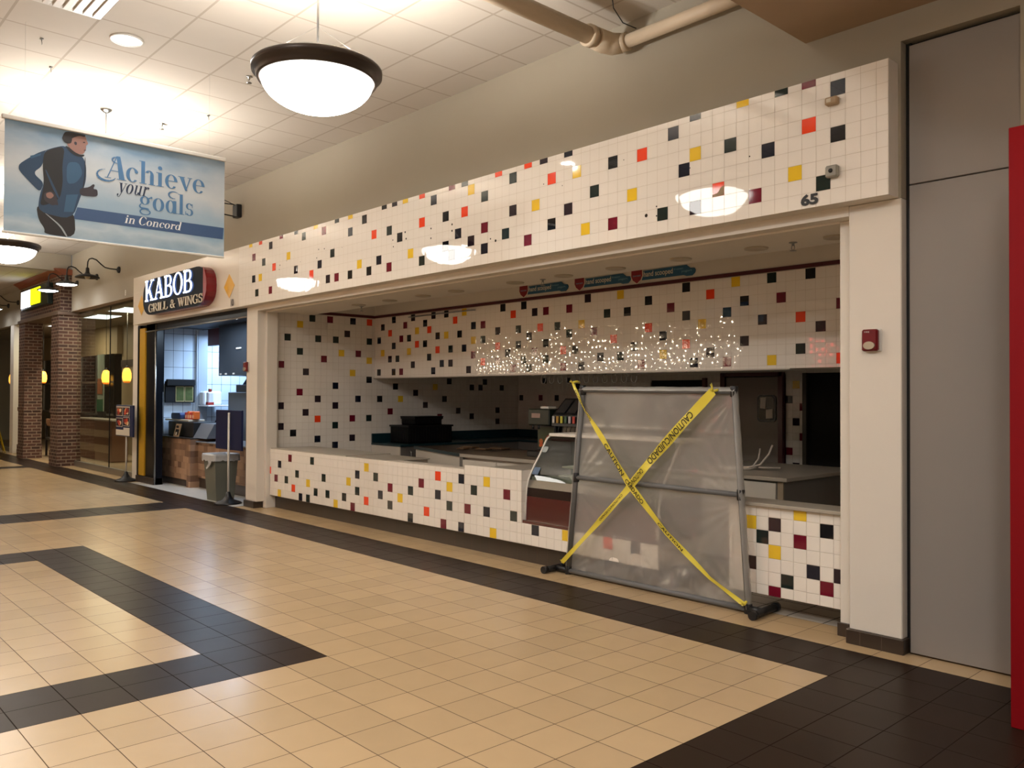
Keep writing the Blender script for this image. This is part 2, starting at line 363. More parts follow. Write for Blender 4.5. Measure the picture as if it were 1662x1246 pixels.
# grey roller panel and its black frame
w = MB(); GP = M('grey_painted_panel', '87807a', 0.6, var=0.06, vs=1.2)
w.box(0.165, 0.86, 0.835, 0.88, 0.012, 3.205, GP, 0.004); w.box(0.165, 0.86, 0.835, 0.88, 3.213, 4.17, GP, 0.004)
w.box(0.132, 0.165, 0.87, 0.90, 0.0, 4.2, BLACK); w.box(0.165, 0.86, 0.90, 0.92, 0, 4.2, BLACK)
door = struct(w, 'door_1')

# red panel at the right edge of the view
rp = MB(); rp.box(1.045, 2.6, -0.06, 0.02, 0.0, 3.2, M('red_gloss_panel', '800912', 0.5, spec=.15), 0.004)
tag(rp.build('red_partition_panel'), 'tall flat red panel cut off by the right edge of the photo', 'panel')

# tiled fascia over both shops
w = MB(); w.box(-14.76, 0.11, 0.642, 0.79, 3.1226, 4.05, CREAM)
tile_panel(w, facade(0, 0.641, 0), 0.0279, 0.0566, -9.96, 0.108, 3.1226, 4.05, P_['fas'], 0.003, seed=5, bulge=0.00010)
PANW = M('white_glazed_fascia_panel', 'e4dbce', 0.07, bump=0.02, bs=6)
fz = facade(0, 0.641, 0)
for k in range(8):
    xa = -14.76 + k * 0.6
    for z0, z1 in ((3.1226, 3.43), (3.433, 3.74), (3.743, 4.05)):
        w.face([fz.p(xa + .0008, z0, .003), fz.p(xa + .599, z0, .003), fz.p(xa + .599, z1, .003), fz.p(xa + .0008, z1, .003)], PANW)
fascia = struct(w, 'wall_fascia')
fascia_holes = MB(); HM = M('drill_hole', '231d18', 0.9)
for x, z, r in ((-1.95, 3.30, .016), (-1.84, 3.36, .007), (-1.84, 3.28, .007), (-3.9, 3.345, .014), (-3.98, 3.375, .009), (-5.0, 3.63, .010), (-5.0, 3.52, .010), (-5.5, 3.66, .012), (-5.48, 3.58, .012),
                (-5.75, 3.6, .009), (-5.74, 3.52, .009), (-4.62, 3.62, .012), (-4.62, 3.55, .012), (-7.5, 3.71, .010), (-7.35, 3.70, .010), (-7.55, 3.60, .010), (-8.6, 3.62, .010), (-8.75, 3.58, .008), (-8.62, 3.56, .008), (-8.4, 3.66, .007),
                (-2.95, 3.74, .005), (-2.2, 3.83, .005), (-1.5, 3.62, .005), (-0.95, 3.60, .006), (-3.2, 3.80, .006), (-3.1, 3.4, .006), (-6.9, 3.66, .005), (-7.1, 3.68, .005), (-8.0, 3.6, .005)):
    fascia_holes.lathe([(0, 0), (r, 0)], (x, 0.6365, z), HM, 10, 'y')
tag(fascia_holes.build('drill_hole', fascia), kind='stuff')
pm = MB(); pm.prism([(-1.285, 3.344), (-1.18, 3.344), (-1.18, 3.42), (-1.21, 3.405), (-1.235, 3.37), (-1.285, 3.36)], 0.0042, 0.0052, fz, M('broken_tile_backing', 'a08c70', 0.9)); pm.build('broken_tile_patch', fascia)

# piers, jambs, lintel of the white-tiled shop
w = MB(); w.box(-0.24, 0.13, 0.79, 1.15, 0.1, 3.1226, CREAM, 0.006); struct(w, 'wall_pier')
w = MB(); w.box(-0.37, -0.24, 0.92, 1.15, 0.09, 3.05, CREAM, 0.005); w.box(-9.66, -9.56, 0.92, 1.1, 0.0, 3.05, CREAM, 0.005); w.box(-9.56, -0.37, 0.92, 1.1, 3.035, 3.05, CREAM); w.box(-9.62, -0.24, 0.79, 1.1, 3.05, 3.1226, CREAM); struct(w, 'trim_1')
w = MB(); w.box(-9.99, -9.62, 0.79, 1.15, 0.1, 3.1226, CREAM, 0.006); struct(w, 'wall_pier')
w = MB(); w.box(-0.255, 0.148, 0.765, 1.14, 0, 0.102, BASE, 0.004); w.box(-0.385, -0.255, 0.90, 1.13, 0, 0.098, BASE, 0.004); struct(w, 'baseboard_right')
w = MB(); w.box(-10.01, -9.66, 0.765, 1.14, 0, 0.102, BASE, 0.004); struct(w, 'baseboard_left')

# shop shell
w = MB(); w.box(-9.9, -9.713, 1.15, 6.5, 0, 3.45, CREAM)
tile_panel(w, Fr((-9.712, 0, 0), (0, 1, 0), (0, 0, 1), (1, 0, 0)), 0.0859, -0.0112, 0.98, 6.38, 0.0, 3.07, P_['lw'], 0.003, seed=9)
w.box(-9.713, -9.70, 1.74, 6.38, 3.075, 3.12, MAROON)
struct(w, 'wall_left')
w = MB(); w.box(-9.8, -0.2, 6.386, 6.55, 0, 3.45, CREAM)
tile_panel(w, facade(0, 6.386, 0), -0.0346, 0.0148, -9.7, -0.33, 0.0, 3.07, P_['bw'], 0.003, seed=10, holes=((-6.35, -5.3, 0, 2.02), (-4.92, -3.86, 0, 2.14), (-3.56, -2.4, 0, 2.10)))
struct(w, 'wall_back')
w = MB(); w.box(-0.33, -0.2, 1.15, 6.5, 0, 3.45, CREAM); struct(w, 'wall_right')
w = MB(); w.box(-9.713, -0.33, 1.1, 1.74, 3.05, 3.12, CREAM); w.box(-9.713, -0.33, 1.68, 1.74, 3.12, 3.42, CREAM); struct(w, 'ceiling')
w = MB(); w.box(-9.713, -0.33, 1.74, 6.4, 3.42, 3.47, CREAM); struct(w, 'ceiling')
# tiled bulkhead across the shop
w = MB(); w.box(-9.713, -0.33, 2.99, 3.3, 2.05, 3.42, CREAM)
tile_panel(w, facade(0, 2.989, 0), 0.009, 0.0048, -9.708, -0.34, 2.05, 3.077, P_['bh'], 0.006, seed=12, bulge=0.00013)
w.box(-9.708, -0.34, 2.965, 2.989, 3.077, 3.118, MAROON, 0.004)
w.box(-9.9 + .2, -1.9, 2.955, 3.3, 2.036, 2.052, WHITEL, 0.003)
struct(w, 'wall_bulkhead')
w = MB(); w.box(-8.67, -7.0, 2.945, 2.98, 3.02, 3.036, STEEL, 0.003)
tag(w.build('mounting_rail'), 'thin metal rail screwed to the tiled bulkhead just below its maroon trim', 'rail')

# doors in the back wall
w = MB(); w.box(-4.90, -3.89, 6.30, 6.386, 2.06, 2.12, MAROON); w.box(-4.95, -4.87, 6.30, 6.386, 0, 2.12, MAROON); w.box(-3.95, -3.88, 6.30, 6.386, 0, 2.12, MAROON)
w.box(-4.86, -3.955, 6.33, 6.37, 0.02, 2.05, M('grey_white_door', '8b8279', 0.5, var=0.05, vs=2), 0.003)
d2 = struct(w, 'door_2')
def rrect(x0, x1, z0, z1, r, n=5):
    p = []
    for cx, cz, a in ((x1 - r, z0 + r, -PI / 2), (x1 - r, z1 - r, 0), (x0 + r, z1 - r, PI / 2), (x0 + r, z0 + r, PI)):
        for k in range(n + 1): p.append((cx + r * math.cos(a + k * PI / 2 / n), cz + r * math.sin(a + k * PI / 2 / n)))
    return p
v = MB(); ff = facade(0, 6.33, 0); v.prism(rrect(-4.30, -3.99, 1.37, 1.78, .06), 0, 0.02, ff, BLACKP); v.build('window_frame', d2)
v = MB(); v.prism(rrect(-4.27, -4.02, 1.40, 1.75, .045), 0.02, 0.024, ff, M('dark_pane', '14120f', 0.1)); v.prism([(-4.25, 1.58), (-4.16, 1.57), (-4.15, 1.74), (-4.24, 1.74)], 0.024, 0.026, ff, WHITEL); v.prism([(-4.15, 1.42), (-4.04, 1.43), (-4.04, 1.57), (-4.15, 1.56)], 0.024, 0.026, ff, WHITEL); v.build('window_pane', d2)
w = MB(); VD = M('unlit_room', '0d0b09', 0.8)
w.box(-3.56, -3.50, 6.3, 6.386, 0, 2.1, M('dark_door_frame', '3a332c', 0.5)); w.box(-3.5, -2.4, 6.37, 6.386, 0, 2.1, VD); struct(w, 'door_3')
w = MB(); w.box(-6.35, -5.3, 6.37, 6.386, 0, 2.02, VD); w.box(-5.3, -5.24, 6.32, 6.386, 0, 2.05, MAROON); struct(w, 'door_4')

# ------------------------------------------------------------------ left counter
ct = thing('tiled_counter', (-6, 1.0, 0), 'long low service counter faced with white and multicoloured tiles, left of the display case', 'counter', 'tiled service counters')
w = MB(); cf = facade(0, 0.983, 0)
BODY = M('white_counter_body', 'c6bcae', 0.6)
w.box(-9.55, -4.81, 0.984, 1.12, 0.2, 0.915, BODY); w.box(-4.81, -4.37, 0.984, 1.06, 0.2, 0.967, BODY); w.box(-4.37, -3.86, 0.984, 1.75, 0.2, 0.967, BODY); w.box(-3.86, -2.08, 0.984, 1.75, 0.2, 0.419, BODY)
tile_panel(w, cf, 0.0144, 0.0917, -9.55, -4.81, 0.2012, 0.915, P_['cnt'], 0.002, seed=21)
tile_panel(w, cf, 0.0144, 0.0917, -4.81, -3.86, 0.2012, 0.967, P_['cnt'], 0.002, seed=22)
tile_panel(w, cf, 0.0144, 0.0917, -3.86, -2.08, 0.2012, 0.4202, P_['cnt'], 0.002, seed=23)
tile_panel(w, Fr((-3.859, 0, 0), (0, 1, 0), (0, 0, 1), (1, 0, 0)), 0.0, 0.0917, 0.984, 1.7, 0.4202, 0.967, {}, 0.002, seed=24)
w.build('tile_face', ct)
w = MB(); w.box(-9.55, -2.1, 1.075, 1.7, 0, 0.2, BASE); w.build('toe_kick', ct)
w = MB(); w.box(-9.55, -7.35, 0.99, 1.72, 0.915, 0.928, TOPL, 0.003); w.box(-7.42, -6.35, 1.02, 1.66, 0.905, 0.918, TOPL, 0.003); w.box(-6.35, -4.81, 0.985, 1.14, 0.915, 0.922, BODY); w.box(-4.37, -3.86, 0.985, 1.75, 0.967, 0.972, TOPL, 0.002); w.build('worktop', ct)
w = MB(); w.box(-9.55, -6.4, 1.12, 1.66, 0.2, 0.9, BODY); w.build('cabinet', ct)
# right counter
rc = thing('tiled_counter', (-1.0, 1.07, 0), 'short tiled counter with a pale ledge between the plastic screen and the right pier', 'counter', 'tiled service counters')
w = MB(); w.box(-1.40, -0.34, 1.064, 1.16, 0.15, 0.86, BODY)
tile_panel(w, facade(0, 1.063, 0), 0.0568, 0.013, -1.40, -0.34, 0.15, 0.862, P_['rc'], 0.002, seed=31)
w.build('tile_face', rc)
w = MB(); w.box(-1.41, -0.34, 1.02, 1.34, 0.862, 0.892, TOPL, 0.006); w.build('worktop', rc)
for xl in (-0.42, -1.38):
    w = MB(); w.box(xl, xl + .06, 1.10, 1.16, 0, 0.16, BLACK); w.build('leg', rc)

# ------------------------------------------------------------------ display case
def interp(prof, n=None): return prof
CP = [(1.024, .42), (1.026, .52), (1.030, .62), (1.036, .70), (1.046, .79), (1.070, .87), (1.105, .94), (1.165, 1.03), (1.235, 1.125), (1.29, 1.21), (1.328, 1.27), (1.352, 1.297), (1.385, 1.312), (1.42, 1.316)]
dc = thing('display_case', (-2.98, 1.4, 0.42), 'ice cream display case with a curved glass front and maroon base, behind the plastic screen', 'display case')
RED = M('maroon_enamel', '4c1012', 0.12, coat=0.4)
w = MB(); w.box(-3.84, -2.12, 1.05, 1.75, 0.42, 0.80, RED)
pf = [(y - .0, z) for y, z in CP[:5]]
w.add([(x, y, z) for x in (-3.84, -2.12) for y, z in pf], [(i, i + 1, 5 + i + 1, 5 + i) for i in range(4)], RED, True)
w.add([(x, y - .002, z) for x in (-3.835, -2.125) for y, z in CP[3:5]], [(0, 1, 3, 2)], M('dark_glass_band', '1c0c0c', .08))
w.box(-3.87, -2.1, 0.992, 1.04, 0.405, 0.45, RED, 0.004); w.build('base_panel', dc)
w = MB(); w.add([(x, y - .003, z) for x in (-3.84, -2.12) for y, z in CP[4:6]], [(0, 1, 3, 2)], STEEL); w.box(-3.84, -2.12, 1.05, 1.08, 0.79, 0.805, STEEL); w.build('chrome_strip', dc)
w = MB(); g = CP[5:]; n = len(g)
w.add([(x, y, z) for x in (-3.835, -2.125) for y, z in g], [(i, i + 1, n + i + 1, n + i) for i in range(n - 1)], glass('curved_glass', 'c9d0cb', 0.9), True); w.build('curved_glass', dc)
for k, x in enumerate((-3.845, -2.115)):
    w = MB(); w.tube([(x, y, z) for y, z in CP], 0.011, WHITEM, 8); w.build('edge_trim', dc)
w = MB(); w.prism([(1.42, 1.316), (1.352, 1.297), (1.235, 1.125), (1.105, .94), (1.06, .80), (1.75, .80), (1.75, 1.316)], 0, 0.012, Fr((-3.85, 0, 0), (0, 1, 0), (0, 0, 1), (1, 0, 0)), M('grey_steel_side', '77756f', 0.3, 0.5)); w.build('side_panel', dc)
w = MB(); w.box(-3.84, -2.12, 1.36, 1.75, 1.316, 1.35, WHITEM, 0.006); w.box(-3.84, -2.12, 1.40, 1.46, 1.27, 1.316, M('maroon_band', '4a1518', 0.3)); w.build('top', dc)
w = MB(); WT = M('white_freezer_liner', 'c9c8b4', 0.35)
w.box(-3.83, -2.13, 1.16, 1.75, 0.81, 0.83, WT); w.box(-3.83, -2.13, 1.7, 1.75, 0.83, 1.31, M('dim_mirror_back', '8d9086', 0.25, 0.2)); w.box(-3.83, -2.13, 1.10, 1.17, 0.81, 0.90, WT); w.box(-3.7, -2.13, 1.42, 1.70, 0.98, 1.0, WT, .003); w.build('interior', dc)
for i in range(4):
    for j in range(2):
        w = MB(); x = -3.62 + i * 0.38; y = 1.24 + j * 0.26
        w.box(x - .15, x + .15, y - .1, y + .1, 0.83, 0.90, WT, 0.02); w.build('tub', dc)
w = MB(); w.prism(rrect(-0.035, 0.035, -0.035, 0.035, .02), 0, .002, Fr((-3.79, 1.262, 1.18), (1, 0, 0), (0, .55, .83)), M('grey_sticker', '98a09f', 0.5)); w.build('sticker', dc)
w = MB(); w.prism(rrect(-0.045, 0.045, -0.045, 0.04, .008), 0, .002, Fr((-3.77, 1.11, .965), (1, 0, 0), (0, .55, .83)), M('blue_sticker', '4d6480', 0.5)); w.build('sticker', dc)

# ------------------------------------------------------------------ pendants
BOWL = M('glowing_glass_bowl', 'fff3e2', 0.3, emit='fffaf2', es=BOWL_E)
def lamp(name, loc, power, col, radius, parent, kind='POINT', rot=None, size=None, spread=None):
    l = bpy.data.lights.new(name, kind); l.energy = power; l.color = lin(col) if max(col) <= 1 else col
    if kind == 'POINT' or kind == 'SPOT': l.shadow_soft_size = radius
    if kind == 'AREA':
        l.shape = 'DISK'; l.size = radius * 2
        if spread: l.spread = spread
    if kind == 'SPOT': l.spot_size = size or 1.6; l.spot_blend = 0.6
    o = bpy.data.objects.new(name, l); COL.objects.link(o); o.parent = parent; o.location = Vector(loc) - ORG[parent.name]
    if rot: o.rotation_euler = rot
    return o
WARM = (1.0, 0.995, 0.985)
def pendant(x, y, z, label):
    t = thing('pendant_light', (x, y, z), label, 'light', 'bowl pendants down the hall')
    w = MB(); R = 0.44
    w.lathe([(R * .92, -.055), (R * .98, -.06), (R, -.045), (R + .012, -.01), (R + .035, .0), (R + .037, .035), (R + .02, .05), (R - .02, .03), (R - .02, -.03)], (x, y, z), BRONZE, 64, close=True); w.build('rim', t)
    w = MB(); w.lathe([(0.0001, -.28)] + [(R * .93 * math.sin(a) ** 1.08, -.045 - .235 * math.cos(a) ** 1.05) for a in [k * PI / 2 / 14 for k in range(1, 14)]] + [(R * .935, -.04)], (x, y, z), BOWL, 64); w.build('bowl', t)
    w = MB(); w.tube([(x, y, z - .03), (x, y, 5.07)], .008, STEEL, 8)
    for k in range(3):
        a = k * 2.094 + .4; w.tube([(x + R * math.cos(a), y + R * math.sin(a), z + .03), (x, y, z + .36)], .0012, STEEL, 6)
    w.build('stem', t)
    w = MB(); w.lathe([(0.0001, 0), (.03, 0), (.065, .03), (.07, .05), (0.0001, .05)], (x, y, 5.07), STEEL, 24); w.build('canopy', t)
    lamp('bulb', (x, y, z - .05), BOWL_W, WARM, .09, t)
    return t
pendant(-3.0, -1.93, 4.13, 'glowing glass bowl pendant with bronze rim, nearest and largest in the hall')
pendant(-7.95, -1.93, 4.13, 'glowing bowl pendant hidden behind the blue banner, only its canopy and stem in view')
pendant(-12.9, -1.93, 4.13, 'glowing glass bowl pendant below the banner at the left edge of the photo')
for x, y in ((1.95, -1.93), (-17.8, -1.93)):
    t = pendant(x, y, 4.13, 'glowing bowl pendant further along the hall, out of the photo')

for x, y in ((3.2, -5.4), (-1.3, -5.7)):  # unseen fill lamps added to brighten the hall, dressed as ceiling downlights
    t = thing('recessed_downlight', (x, y, 4.39 if x > 0 else 5.115), 'added fill light shaped as a round ceiling downlight, unseen behind the camera', 'light', 'added fill lights behind the camera'); z = t.location.z
    w = MB(); w.lathe([(0.0001, -.006), (.15, -.006)], (x, y, z), M('downlight_lens', 'ffffff', emit='fff6ea', es=8), 32); w.build('lens', t)
    lamp('bulb', (x, y, z - .03), FILL_W * 1.8, WARM, .25, t, 'AREA')

# recessed downlight, sprinklers, vent, hooks
def sprinkler(x, y, z, label):
    t = thing('sprinkler_head', (x, y, z), label, 'sprinkler', 'sprinkler heads')
    w = MB(); w.lathe([(0.0001, 0), (.035, 0), (.035, -.006), (.012, -.01), (.012, -.03), (0.0001, -.03)], (x, y, z), STEEL, 16); w.build('escutcheon', t)
    w = MB(); w.tube([(x - .012, y, z - .03), (x - .016, y, z - .05), (x, y, z - .07)], .003, STEEL, 6); w.tube([(x + .012, y, z - .03), (x + .016, y, z - .05), (x, y, z - .07)], .003, STEEL, 6); w.lathe([(0.0001, -.07), (.028, -.068), (.028, -.072), (0.0001, -.074)], (x, y, z), STEEL, 12); w.build('deflector', t)
sprinkler(-5.84, -1.14, 5.12, 'sprinkler head on the hall ceiling just left of the largest pendant')
sprinkler(-8.05, -1.25, 5.12, 'sprinkler head on the hall ceiling above the banner')
sprinkler(-1.03, 1.44, 3.05, 'sprinkler head under the shop ceiling near the right pier')
sprinkler(-4.08, 1.5, 3.05, 'sprinkler head under the shop ceiling above the leftmost shield sign')
sprinkler(-7.95, 1.6, 3.05, 'sprinkler head under the shop ceiling near the left end')
t = thing('recessed_downlight', (-5.77, -2.4, 5.12), 'round lit downlight recessed in the hall ceiling at top left', 'light')
w = MB(); w.lathe([(.15, 0), (.15, -.012), (.125, -.012), (.12, 0)], (-5.77, -2.4, 5.12), WHITEM, 32, close=True); w.build('trim_ring', t)
w = MB(); w.lathe([(0.0001, -.006), (.122, -.006)], (-5.77, -2.4, 5.12), M('downlight_lens', 'ffffff', emit='fff3e0', es=8), 32); w.build('lens', t)
lamp('bulb', (-5.77, -2.4, 5.09), 30, WARM, .1, t, 'AREA')
t = thing('air_vent', (-5.35, -3.1, 5.12), 'slatted air supply grille in the hall ceiling at the top left corner', 'vent')
w = MB(); w.box(-5.45, -4.86, -3.34, -2.73, 5.10, 5.115, WHITEM, 0.004); w.build('frame', t)
w = MB()
for k in range(7): w.box(-5.40, -4.91, -3.29 + k * .08, -3.25 + k * .08, 5.085, 5.10, WHITEM, .003)
w.build('slats', t)
for x, y, where in ((-6.3, -3.0, 'left of the air vent'), (-7.0, -2.75, 'left of the downlight'), (-7.35, -0.95, 'between the downlight and the wall')):
    w = MB(); w.tube([(x, y, 5.12), (x, y, 5.09), (x + .012, y, 5.075), (x + .012, y, 5.065), (x, y, 5.06)], .003, STEEL, 6); w.box(x - .02, x + .02, y - .012, y + .012, 5.112, 5.12, STEEL)
    tag(w.build('ceiling_hook'), 'small metal hook on the ceiling grid, ' + where, 'hook', 'ceiling hooks')
# drain pipe with elbow below the ceiling
PIPE = M('cream_painted_pipe', 'c9b79e', 0.5)
w = MB(); w.tube([(-2.33, -3.2, 4.88), (-2.33, 0.46, 4.88)], .075, PIPE, 20); w.tube([(-2.33, .30, 4.88), (-2.33, .36, 4.88)], .095, PIPE, 20)
w.tube([(-2.33, .40, 4.88), (-2.33, .52, 4.88), (-2.30, .60, 4.875), (-2.22, .64, 4.87)], [.095, .098, .095, .085], PIPE, 20)
w.tube([(-2.26, .635, 4.87), (-2.16, .64, 4.87)], .08, PIPE, 20); w.tube([(-2.2, .64, 4.87), (-0.58, .64, 4.87)], .058, PIPE, 18)
tag(w.build('ceiling_pipe'), 'cream painted drain pipe with an elbow hung under the ceiling at top right', 'pipe')
w = MB(); w.tube([(-2.05, .3, 5.12), (-2.06, .33, 5.03), (-2.1, .5, 4.97), (-2.05, .62, 4.94)], .005, BLACK, 6); tag(w.build('hanging_cable'), 'thin black wire drooping from the ceiling to the cream pipe', 'cable')

# ------------------------------------------------------------------ banner
bw_, bh_ = 2.025, 1.02
bn = thing('banner', (-6.0, -3.355, 3.195), 'blue hanging banner with a running man, reading Achieve your goals in Concord', 'banner')
def sky_print():
    m = bpy.data.materials.new('printed_sky'); m.use_nodes = True; nt = m.node_tree; b = nt.nodes['Principled BSDF']; b.inputs['Roughness'].default_value = .55
    tc = nt.nodes.new('ShaderNodeTexCoord'); sp = nt.nodes.new('ShaderNodeSeparateXYZ'); nt.links.new(tc.outputs['Generated'], sp.inputs[0])
    no = nt.nodes.new('ShaderNodeTexNoise'); no.inputs['Scale'].default_value = 3.5; no.inputs['Detail'].default_value = 6; nt.links.new(tc.outputs['Generated'], no.inputs['Vector'])
    k = math_n(nt, 'ADD', sp.outputs[2], math_n(nt, 'MULTIPLY', math_n(nt, 'SUBTRACT', no.outputs['Fac'], .5), .5))
    cr = nt.nodes.new('ShaderNodeValToRGB'); e = cr.color_ramp.elements
    for p, c_ in ((.0, '8ba4b8'), (.12, 'b2c2cc'), (.22, '8eabc2'), (.4, '9bb2c4'), (.62, 'c0c6ca'), (.8, 'acb7c0')): (e.new(p)).color = (*hexc(c_), 1)
    e[-1].color = (*hexc('7490a8'), 1); e[0].color = (*hexc('8aa3b4'), 1)
    nt.links.new(k, cr.inputs[0]); nt.links.new(cr.outputs[0], b.inputs['Base Color']); return m
w = MB(); w.box(-6.002, -5.999, -3.355, -1.33, 3.2, 4.215, sky_print()); w.build('fabric', bn)
w = MB(); w.box(-6.02, -5.98, -3.38, -1.32, 4.205, 4.245, WHITEM, .006); w.box(-6.012, -5.988, -3.365, -1.33, 3.185, 3.205, WHITEM, .004); w.build('rail', bn)
for yy in (-3.2, -1.5):
    w = MB(); w.tube([(-6.0, yy, 4.24), (-6.0, yy, 5.12)], .0006, STEEL, 5); w.build('hanging_wire', bn)
fb = Fr((-5.999, -3.355, 3.2), (0, 1, 0), (0, 0, 1), (1, 0, 0))
def chaikin(pts, n=2):
    for _ in range(n):
        o = []
        for i in range(len(pts)):
            a, b = pts[i], pts[(i + 1) % len(pts)]; o += [(a[0] * .8 + b[0] * .2, a[1] * .8 + b[1] * .2), (a[0] * .2 + b[0] * .8, a[1] * .2 + b[1] * .8)]
        pts = o
    return pts
def bp(pts, mat, d, mb):
    if len(pts) > 4: pts = chaikin(pts)
    mb.face([fb.p(u * 2.025, v * 1.015, d) for u, v in pts], mat)
INK = {k: M('printed_' + k, c_, .55) for k, c_ in dict(jacket='1f3d5a', vest='15171c', skin='8f6a60', cap='1b1518', glove='332d35', pants='1c1718', stripe='9aa0a5', blue='38557f', white='e4e6e6', text='4a76a0', navy='20304c', shine='2f5676').items()}
w = MB()
bp([(0.279, 0.188), (0.993, 0.182), (0.997, 0.302), (0.297, 0.30)], INK['blue'], .001, w); w.build('printed_band', bn)
w = MB()
bp([(0.126, 0.27), (0.205, 0.27), (0.285, 0.25), (0.291, 0.012), (0.161, 0.016), (0.162, 0.065), (0.137, 0.136)], INK['pants'], .0015, w)
bp([(0.161, 0.206), (0.169, 0.201), (0.231, 0.109), (0.259, 0.013), (0.25, 0.015), (0.224, 0.103)], INK['stripe'], .002, w)
bp([(0.179, 0.794), (0.129, 0.738), (0.068, 0.632), (0.056, 0.60), (0.056, 0.554), (0.104, 0.456), (0.141, 0.387), (0.158, 0.475), (0.112, 0.552), (0.151, 0.63), (0.158, .769)], INK['jacket'], .0018, w)
bp([(0.24, 0.852), (0.284, 0.8), (0.319, 0.775), (0.333, 0.699), (0.333, 0.558), (0.315, 0.431), (0.275, 0.177), (0.133, 0.209), (0.141, 0.372), (0.158, 0.475), (0.15, 0.648), (0.158, 0.769), (0.188, 0.805)], INK['jacket'], .0016, w)
bp([(0.25, 0.70), (0.30, 0.72), (0.32, 0.62), (0.29, 0.52), (0.25, 0.5)], INK['shine'], .0021, w)
bp([(0.25, 0.40), (0.30, 0.42), (0.28, 0.25), (0.24, 0.24)], INK['shine'], .0021, w)
bp([(0.158, 0.769), (0.242, 0.851), (0.231, 0.66), (0.235, 0.503), (0.222, 0.34), (0.141, 0.255), (0.15, 0.375), (0.158, 0.475), (0.15, 0.648)], INK['vest'], .0023, w)
bp([(0.24, .852), (.262, .80), (.29, .77), (.319, .775), (.327, .80), (.30, .79), (.262, .84)], INK['vest'], .0024, w)
bp([(0.156, 0.386), (0.188, 0.417), (0.207, 0.384), (0.218, 0.289), (0.205, .295), (0.192, 0.281), (0.158, 0.319)], INK['glove'], .0026, w)
bp([(0.165, 0.385), (0.186, 0.405), (0.2, 0.375), (0.185, .34), (0.168, .35)], INK['skin'], .0028, w)
bp([(0.306, 0.478), (0.346, 0.502), (0.364, 0.539), (0.372, 0.531), (0.364, 0.492), (0.383, 0.494), (0.385, 0.424), (0.319, 0.412), (0.306, 0.428)], INK['glove'], .0022, w)
bp([(0.27, 0.931), (0.306, 0.98), (0.328, 0.972), (0.334, 0.935), (0.341, 0.905), (0.33, 0.888), (0.332, 0.855), (0.321, 0.805), (0.306, 0.793), (0.284, 0.804), (0.249, 0.856), (0.257, 0.909)], INK['skin'], .0025, w)
bp([(0.231, 0.93), (0.24, 0.975), (0.257, 0.985), (0.306, 0.985), (0.330, 0.982), (0.324, 0.962), (0.301, 0.965), (0.27, 0.931), (0.257, 0.869), (0.238, 0.881), (0.229, 0.91)], INK['cap'], .003, w)
bp([(.318, .915), (.327, .917), (.326, .908), (.318, .907)], INK['cap'], .0034, w)
bp([(.283, .905), (.292, .90), (.291, .875), (.284, .872), (.279, .889)], INK['glove'], .0034, w)
bp([(.262, .945), (.272, .925), (.268, .885), (.257, .872), (.25, .90)], INK['cap'], .0033, w)
bp([(.322, .842), (.331, .846), (.330, .838), (.322, .836)], INK['glove'], .0034, w)
bp([(.326, .775), (.329, .775), (.331, .62), (.322, .48), (.318, .48), (.327, .62)], INK['vest'], .0022, w)
bp([(.16, .60), (.165, .60), (.20, .46), (.222, .36), (.215, .35), (.19, .45)], INK['jacket'], .0027, w)
bp([(.10, .70), (.145, .74), (.142, .72), (.104, .675)], INK['shine'], .0022, w)
w.build('printed_runner', bn)
def arc(cx, cy, rx, ry, tx, ty, a0, a1, n=14):
    o = []
    for i in range(n):
        p, q = a0 + (a1 - a0) * i / n, a0 + (a1 - a0) * (i + 1) / n
        o.append([(cx + rx * math.cos(p), cy + ry * math.sin(p)), (cx + rx * math.cos(q), cy + ry * math.sin(q)), (cx + (rx - tx) * math.cos(q), cy + (ry - ty) * math.sin(q)), (cx + (rx - tx) * math.cos(p), cy + (ry - ty) * math.sin(p))])
    return o
def R_(x0, x1, y0, y1): return [(x0, y0), (x1, y0), (x1, y1), (x0, y1)]
def disc(x, y, r): return [[(x + r * math.cos(k * PI / 5), y + r * math.sin(k * PI / 5)) for k in range(10)]]
H_ = .03
